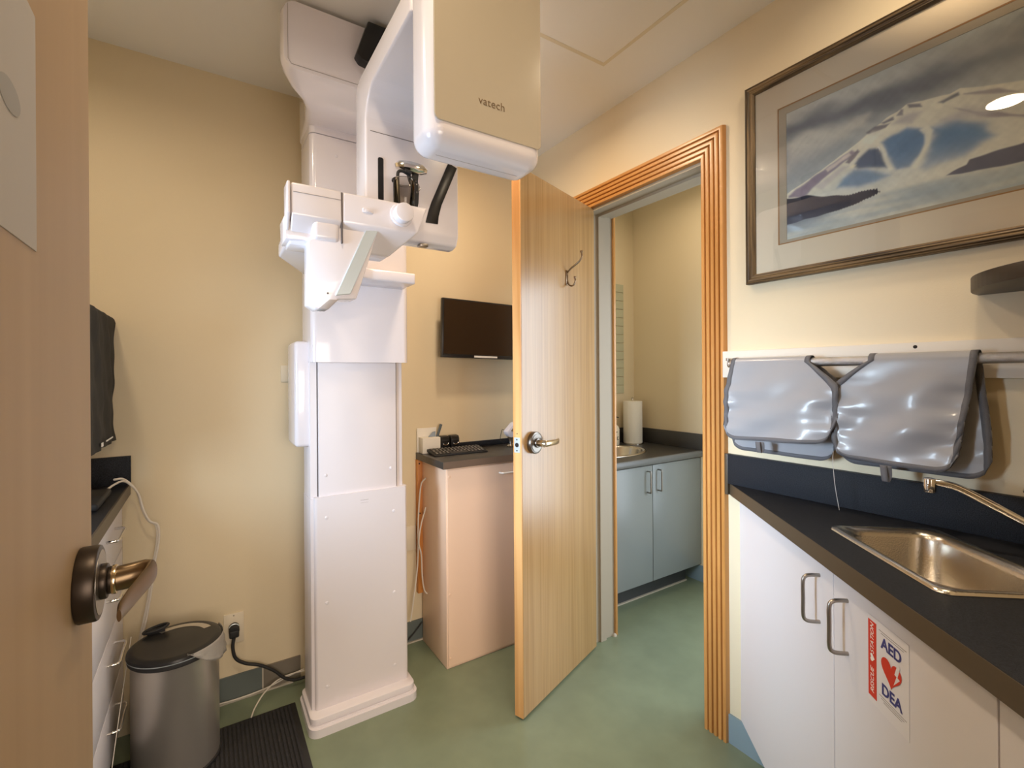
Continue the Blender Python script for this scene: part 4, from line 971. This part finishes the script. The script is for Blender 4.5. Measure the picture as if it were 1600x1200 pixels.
for pl, cc in (([(.56, 1.943), (.538, 1.951), (.505, 1.945), (.515, 1.937), (.553, 1.937)], (118, 112, 122)), ([(.526, 1.955), (.5, 1.957), (.498, 1.951), (.519, 1.949)], (120, 116, 126)), ([(.489, 1.959), (.482, 1.972), (.476, 1.968), (.478, 1.954)], (140, 134, 138)), ([(.408, 1.953), (.37, 1.959), (.369, 1.952), (.398, 1.945)], (118, 118, 122)), ([(.469, 1.978), (.443, 1.966), (.439, 1.957), (.465, 1.966)], (124, 120, 128)), ([(.378, 1.925), (.334, 1.896), (.259, 1.855), (.259, 1.848), (.334, 1.884)], (158, 148, 150)), ([(.61, 1.880), (.58, 1.905), (.575, 1.898), (.60, 1.872)], (120, 112, 122)), ([(.36, 1.950), (.31, 1.925), (.27, 1.91), (.30, 1.935)], (166, 158, 156))): soft(pl, .0010, cc, .9, .0015*n2_)
for pl, cc, w_ in (([(.575, 1.922), (.545, 1.938), (.520, 1.930), (.535, 1.915), (.560, 1.905)], (238, 233, 214), .003), ([(.50, 1.940), (.47, 1.955), (.44, 1.945), (.46, 1.925)], (190, 184, 178), .003),
                   ([(.66, 1.880), (.60, 1.905), (.598, 1.897), (.655, 1.871)], (226, 214, 200), .001), ([(.69, 1.838), (.62, 1.872), (.60, 1.868), (.67, 1.826)], (206, 198, 190), .002),
                   ([(.443, 1.900), (.428, 1.905), (.418, 1.890), (.424, 1.860), (.440, 1.825), (.452, 1.805), (.460, 1.810), (.446, 1.832), (.434, 1.862), (.434, 1.885)], (236, 232, 212), .0012),
                   ([(.533, 1.893), (.524, 1.897), (.516, 1.880), (.510, 1.850), (.500, 1.822), (.508, 1.822), (.519, 1.850), (.524, 1.875)], (236, 232, 212), .0012),
                   ([(.40, 1.905), (.36, 1.915), (.31, 1.885), (.33, 1.880), (.37, 1.895)], (196, 190, 184), .004)): soft(pl, w_, cc, .85, .0015*n2_)
water = 1/(1+np.exp(np.clip((ZZ-(1.767+.0-(.53-YY)*.06*(YY < .53)+(YY > .53)*(YY-.53)*.10))/.004, -40, 40))); over(water, (216, 213, 196), .95)
over(water*np.clip(.5+n3_, 0, 1)*np.exp(-((v_-.10)/.10)**2), (150, 170, 180), .6); over(water*np.clip(.5-noise(12, 200), 0, 1), (170, 180, 180), .45)
over(water*np.clip((u_-.45)*2.2, 0, 1), (150, 172, 178), .7)
hill = [(.393, 1.767), (.370, 1.776), (.356, 1.780), (.351, 1.790), (.316, 1.792), (.259, 1.794), (.20, 1.81), (.15, 1.815), (.04, 1.83), (.04, 1.745), (.259, 1.752), (.327, 1.757)]
soft(hill, .0006, (98, 98, 114), .95, .0015*n2_)
jag = .003*np.sign(np.sin(YY*900))*np.clip(1-(YY-.53)*6, 0, 1)
soft([(.79, 1.834), (.767, 1.828), (.74, 1.824), (.712, 1.820), (.665, 1.802), (.61, 1.789), (.579, 1.787), (.545, 1.784), (.534, 1.782), (.526, 1.770), (.579, 1.758), (.621, 1.752), (.706, 1.749), (.79, 1.745)], .0005, (46, 48, 64), .98, .002*n2_+jag*.4)
soft([(.79, 1.76), (.70, 1.755), (.66, 1.750), (.72, 1.738), (.79, 1.735)], .010, (104, 106, 118), .7)
soft([(.60, 1.862), (.592, 1.869), (.583, 1.864), (.592, 1.858)], .001, (235, 228, 200), 1)
tex = 1+.035*noise(160, 240)+.03*noise(60, 90)+.02*noise(420, 500)
img = img*tex[..., None]
b = NB(); me = bpy.data.meshes.new('watercolour_sheet')
verts = [(XR-.0070-OFF[t.name].x, YY[j, i]-OFF[t.name].y, ZZ[j, i]-OFF[t.name].z) for j in range(NV) for i in range(NU)]
faces = [(j*NU+i, j*NU+i+1, (j+1)*NU+i+1, (j+1)*NU+i) for j in range(NV-1) for i in range(NU-1)]
b.free(); me.from_pydata(verts, [], faces); ca = me.color_attributes.new('paint', 'FLOAT_COLOR', 'POINT')
cols = np.ones((NV*NU, 4), np.float32); cols[:, :3] = np.clip(img.reshape(-1, 3)*1.22, 0, 1); ca.data.foreach_set('color', cols.ravel())
me.materials.append(m_paint); ps = bpy.data.objects.new('watercolour_sheet', me); C.objects.link(ps); ps.parent = t
b = NB(); box(b, XR-.0135, XR-.0125, PY0+.022, PY1-.022, PZ0+.022, PZ1-.022); obj('glass', b, m_glass, t)

# corner shelf, rounded end
t = thing('wall_shelf', 'dark brown rounded wall shelf just below the framed picture', 'shelf', (1.45, .1, 1.465))
pl = [(XR-.002, .335)]
for k in range(13):
    a = PI/2*k/12; pl.append((1.44-.19*math.sin(a), .155+.18*math.cos(a)))
pl = [(XR-.002, .340), (XR-.03, .340)]+[(1.499-.25*math.sin(PI/2*k/24), .04+.300*math.cos(PI/2*k/24)) for k in range(1, 25)]+[(1.249, -.10), (XR-.002, -.10)]
b = NB(); prism(b, pl, 1.466, 1.498, r=.002); obj('shelf_board', b, mat('dark_brown_laminate', (.038, .028, .021), .4), t)

# ------------------------------------------------------------------ wash room
t = thing('vanity_cabinet', 'blue grey two door vanity cabinet in the wash room beyond the doorway', 'cabinet', (2.1, 2.1, 0))
b = NB(); box(b, XR+WT+.02, XR+WT+.036, 1.84, YO-.022, .115, .765); box(b, XO-.02, XO-.004, 1.84, YO-.022, .115, .765); box(b, XR+WT+.036, XO-.02, 1.84, YO-.022, .115, .131); obj('body', b, m_greyd, t)
b = NB(); box(b, XR+WT+.02, XO-.06, 1.895, 1.91, 0, .115); obj('toe_kick', b, mat('dark_kick', (.05, .055, .06), .5), t)
b = NB(); box(b, XR+WT+.02, XO-.06, 1.884, 1.895, 0, .006); obj('kick_caulk', b, m_caulk, t)
for a, c_, hx_ in ((1.70, 2.118, 2.045), (2.122, 2.556, 2.175)):
    b = NB(); box(b, a, c_, 1.820, 1.838, .112, .768, r=.001); dd = obj('cabinet_door', b, m_greyd, t)
    b = NB(); z0, z1 = .620, .738; hx_ = hx_ + (.03 if hx_ < 2.1 else -.01)
    tube(b, smooth_path([(hx_, 1.820, z0), (hx_, 1.798, z0), (hx_, 1.792, z0+.006), (hx_, 1.792, (z0+z1)/2), (hx_, 1.792, z1-.006), (hx_, 1.798, z1), (hx_, 1.820, z1)], 4), .0042, 10); obj('handle', b, m_nick, dd)
t = thing('vanity_countertop', 'dark laminate countertop with rounded front edge over the blue grey vanity', 'worktop', (2.1, 2.1, .77))
ov = [(2.05+.255*math.cos(2*PI*k/40), 2.11+.178*math.sin(2*PI*k/40)) for k in range(40)]
m_lam2 = mat('wash_room_laminate', (.055, .052, .048), .3, bump=.3, bscale=500)
b = NB(); holed_plate(b, [(XR+WT+.004, 1.812), (XO-.003, 1.812), (XO-.003, YO-.002), (XR+WT+.004, YO-.002)], [ov], .775, .812); obj('top', b, m_lam2, t, 0)
b = NB(); prism(b, [(1.812, .774), (1.803, .776), (1.798, .784), (1.798, .803), (1.803, .811), (1.812, .813)], XR+WT+.004, XO-.003, 'x'); obj('rolled_edge', b, mat('grey_edge', (.14, .15, .155), .3), t)
b = NB(); box(b, XR+WT+.004, XO-.003, YO-.018, YO-.002, .812, .912, r=.001); box(b, XO-.018, XO-.003, 1.80, YO-.018, .812, .912, r=.001); obj('backsplash', b, m_lam2, t)
t = thing('oval_sink', 'oval stainless steel sink in the wash room countertop', 'sink', (2.05, 2.11, .70))
def EL(f_, z): return [(2.05+(.272-f_)*math.cos(2*PI*k/48), 2.11+(.195-f_)*math.sin(2*PI*k/48), z) for k in range(48)]
b = NB(); loft(b, [EL(0, .8125), EL(.002, .817), EL(.010, .819), EL(.02, .815), EL(.026, .805), EL(.045, .74), EL(.09, .70), EL(.15, .69)], cap_end=True); obj('bowl', b, m_steel, t, 70)
# soap bottle
sx_, sy_ = 2.285, 2.285
t = thing('soap_pump_bottle', 'cream soap bottle with amber neck and black pump beside the oval sink', 'soap bottle', (sx_, sy_, .818))
b = NB(); lathe(b, (sx_, sy_, .813), [(.001, 0), (.034, .0), (.036, .003), (.036, .105), (.030, .122), (.018, .132)], 32, cap=False); bb = obj('bottle', b, m_soap, t)
b = NB(); lathe(b, (sx_, sy_, .945), [(.0175, 0), (.0165, .024), (.009, .026)], 24); obj('amber_collar', b, m_amber, t)
b = NB(); lathe(b, (sx_, sy_, .968), [(.010, 0), (.010, .010), (.004, .012), (.004, .026)], 16); tube(b, [(sx_-.008, sy_, .996), (sx_+.012, sy_-.004, .998), (sx_+.034, sy_-.010, .992)], [.006, .005, .003], 10); obj('pump', b, m_black, t)
b = NB()
for (x0_, z0_, w_, h_) in ((-.018, .075, .006, .012), (-.008, .078, .006, .010), (-.018, .045, .010, .004), (-.018, .033, .010, .004), (-.004, .030, .004, .022), (.002, .048, .008, .004), (.002, .030, .008, .004), (-.018, .015, .026, .004)):
    for s_ in range(1): 
        b2 = bmesh.new(); pts = []
        for xx, zz in ((x0_, z0_), (x0_+w_, z0_), (x0_+w_, z0_+h_), (x0_, z0_+h_)):
            a = -1.30+xx/.036*1.1; pts.append(b2.verts.new((sx_+.0364*math.cos(a-.35), sy_+.0364*math.sin(a-.35), .818+zz)))
        b2.faces.new(pts); merge(b, b2)
obj('printed_label', b, m_blackm, bb)
# paper towels
tx, ty = 2.440, 2.262
t = thing('paper_towel_roll', 'white paper towel roll standing on a holder in the wash room corner', 'paper towel roll', (tx, ty, .812))
b = NB(); lathe(b, (tx, ty, .820), [(.018, 0), (.063, 0), (.0635, .002), (.0635, .140), (.063, .276), (.062, .279), (.018, .279)], 40); obj('roll', b, mat('paper_towel', (.78, .74, .66), .9, bump=.4, bscale=150), t)
b = NB(); lathe(b, (tx, ty, .812), [(.072, 0), (.072, .005), (.066, .008)], 40); cyl(b, (tx, ty, .815), (tx, ty, 1.115), .005, 12); lathe(b, (tx, ty, 1.113), [(.001, 0), (.008, .002), (.009, .008), (.001, .014)], 16, cap=False); obj('holder', b, m_steel, t)
# mirror framed by pale tiles
t = thing('wall_mirror', 'narrow mirror framed by pale green tiles on the wash room wall', 'mirror', (2.2, YO, 1.15))
b = NB(); box(b, 1.95, 2.37, YO-.006, YO, 1.25, 1.83); obj('mirror_pane', b, m_mirror, t)
b = NB()
for k in range(13): box(b, 2.374, 2.455, YO-.007, YO, 1.15+k*.0585, 1.15+k*.0585+.055, r=.002, seg=1)
for k in range(5): 
    for zz in (1.175, 1.852): box(b, 1.95+k*.085, 1.95+k*.085+.081, YO-.007, YO, zz, zz+.055, r=.002, seg=1)
obj('tile_border', b, m_tile, t)
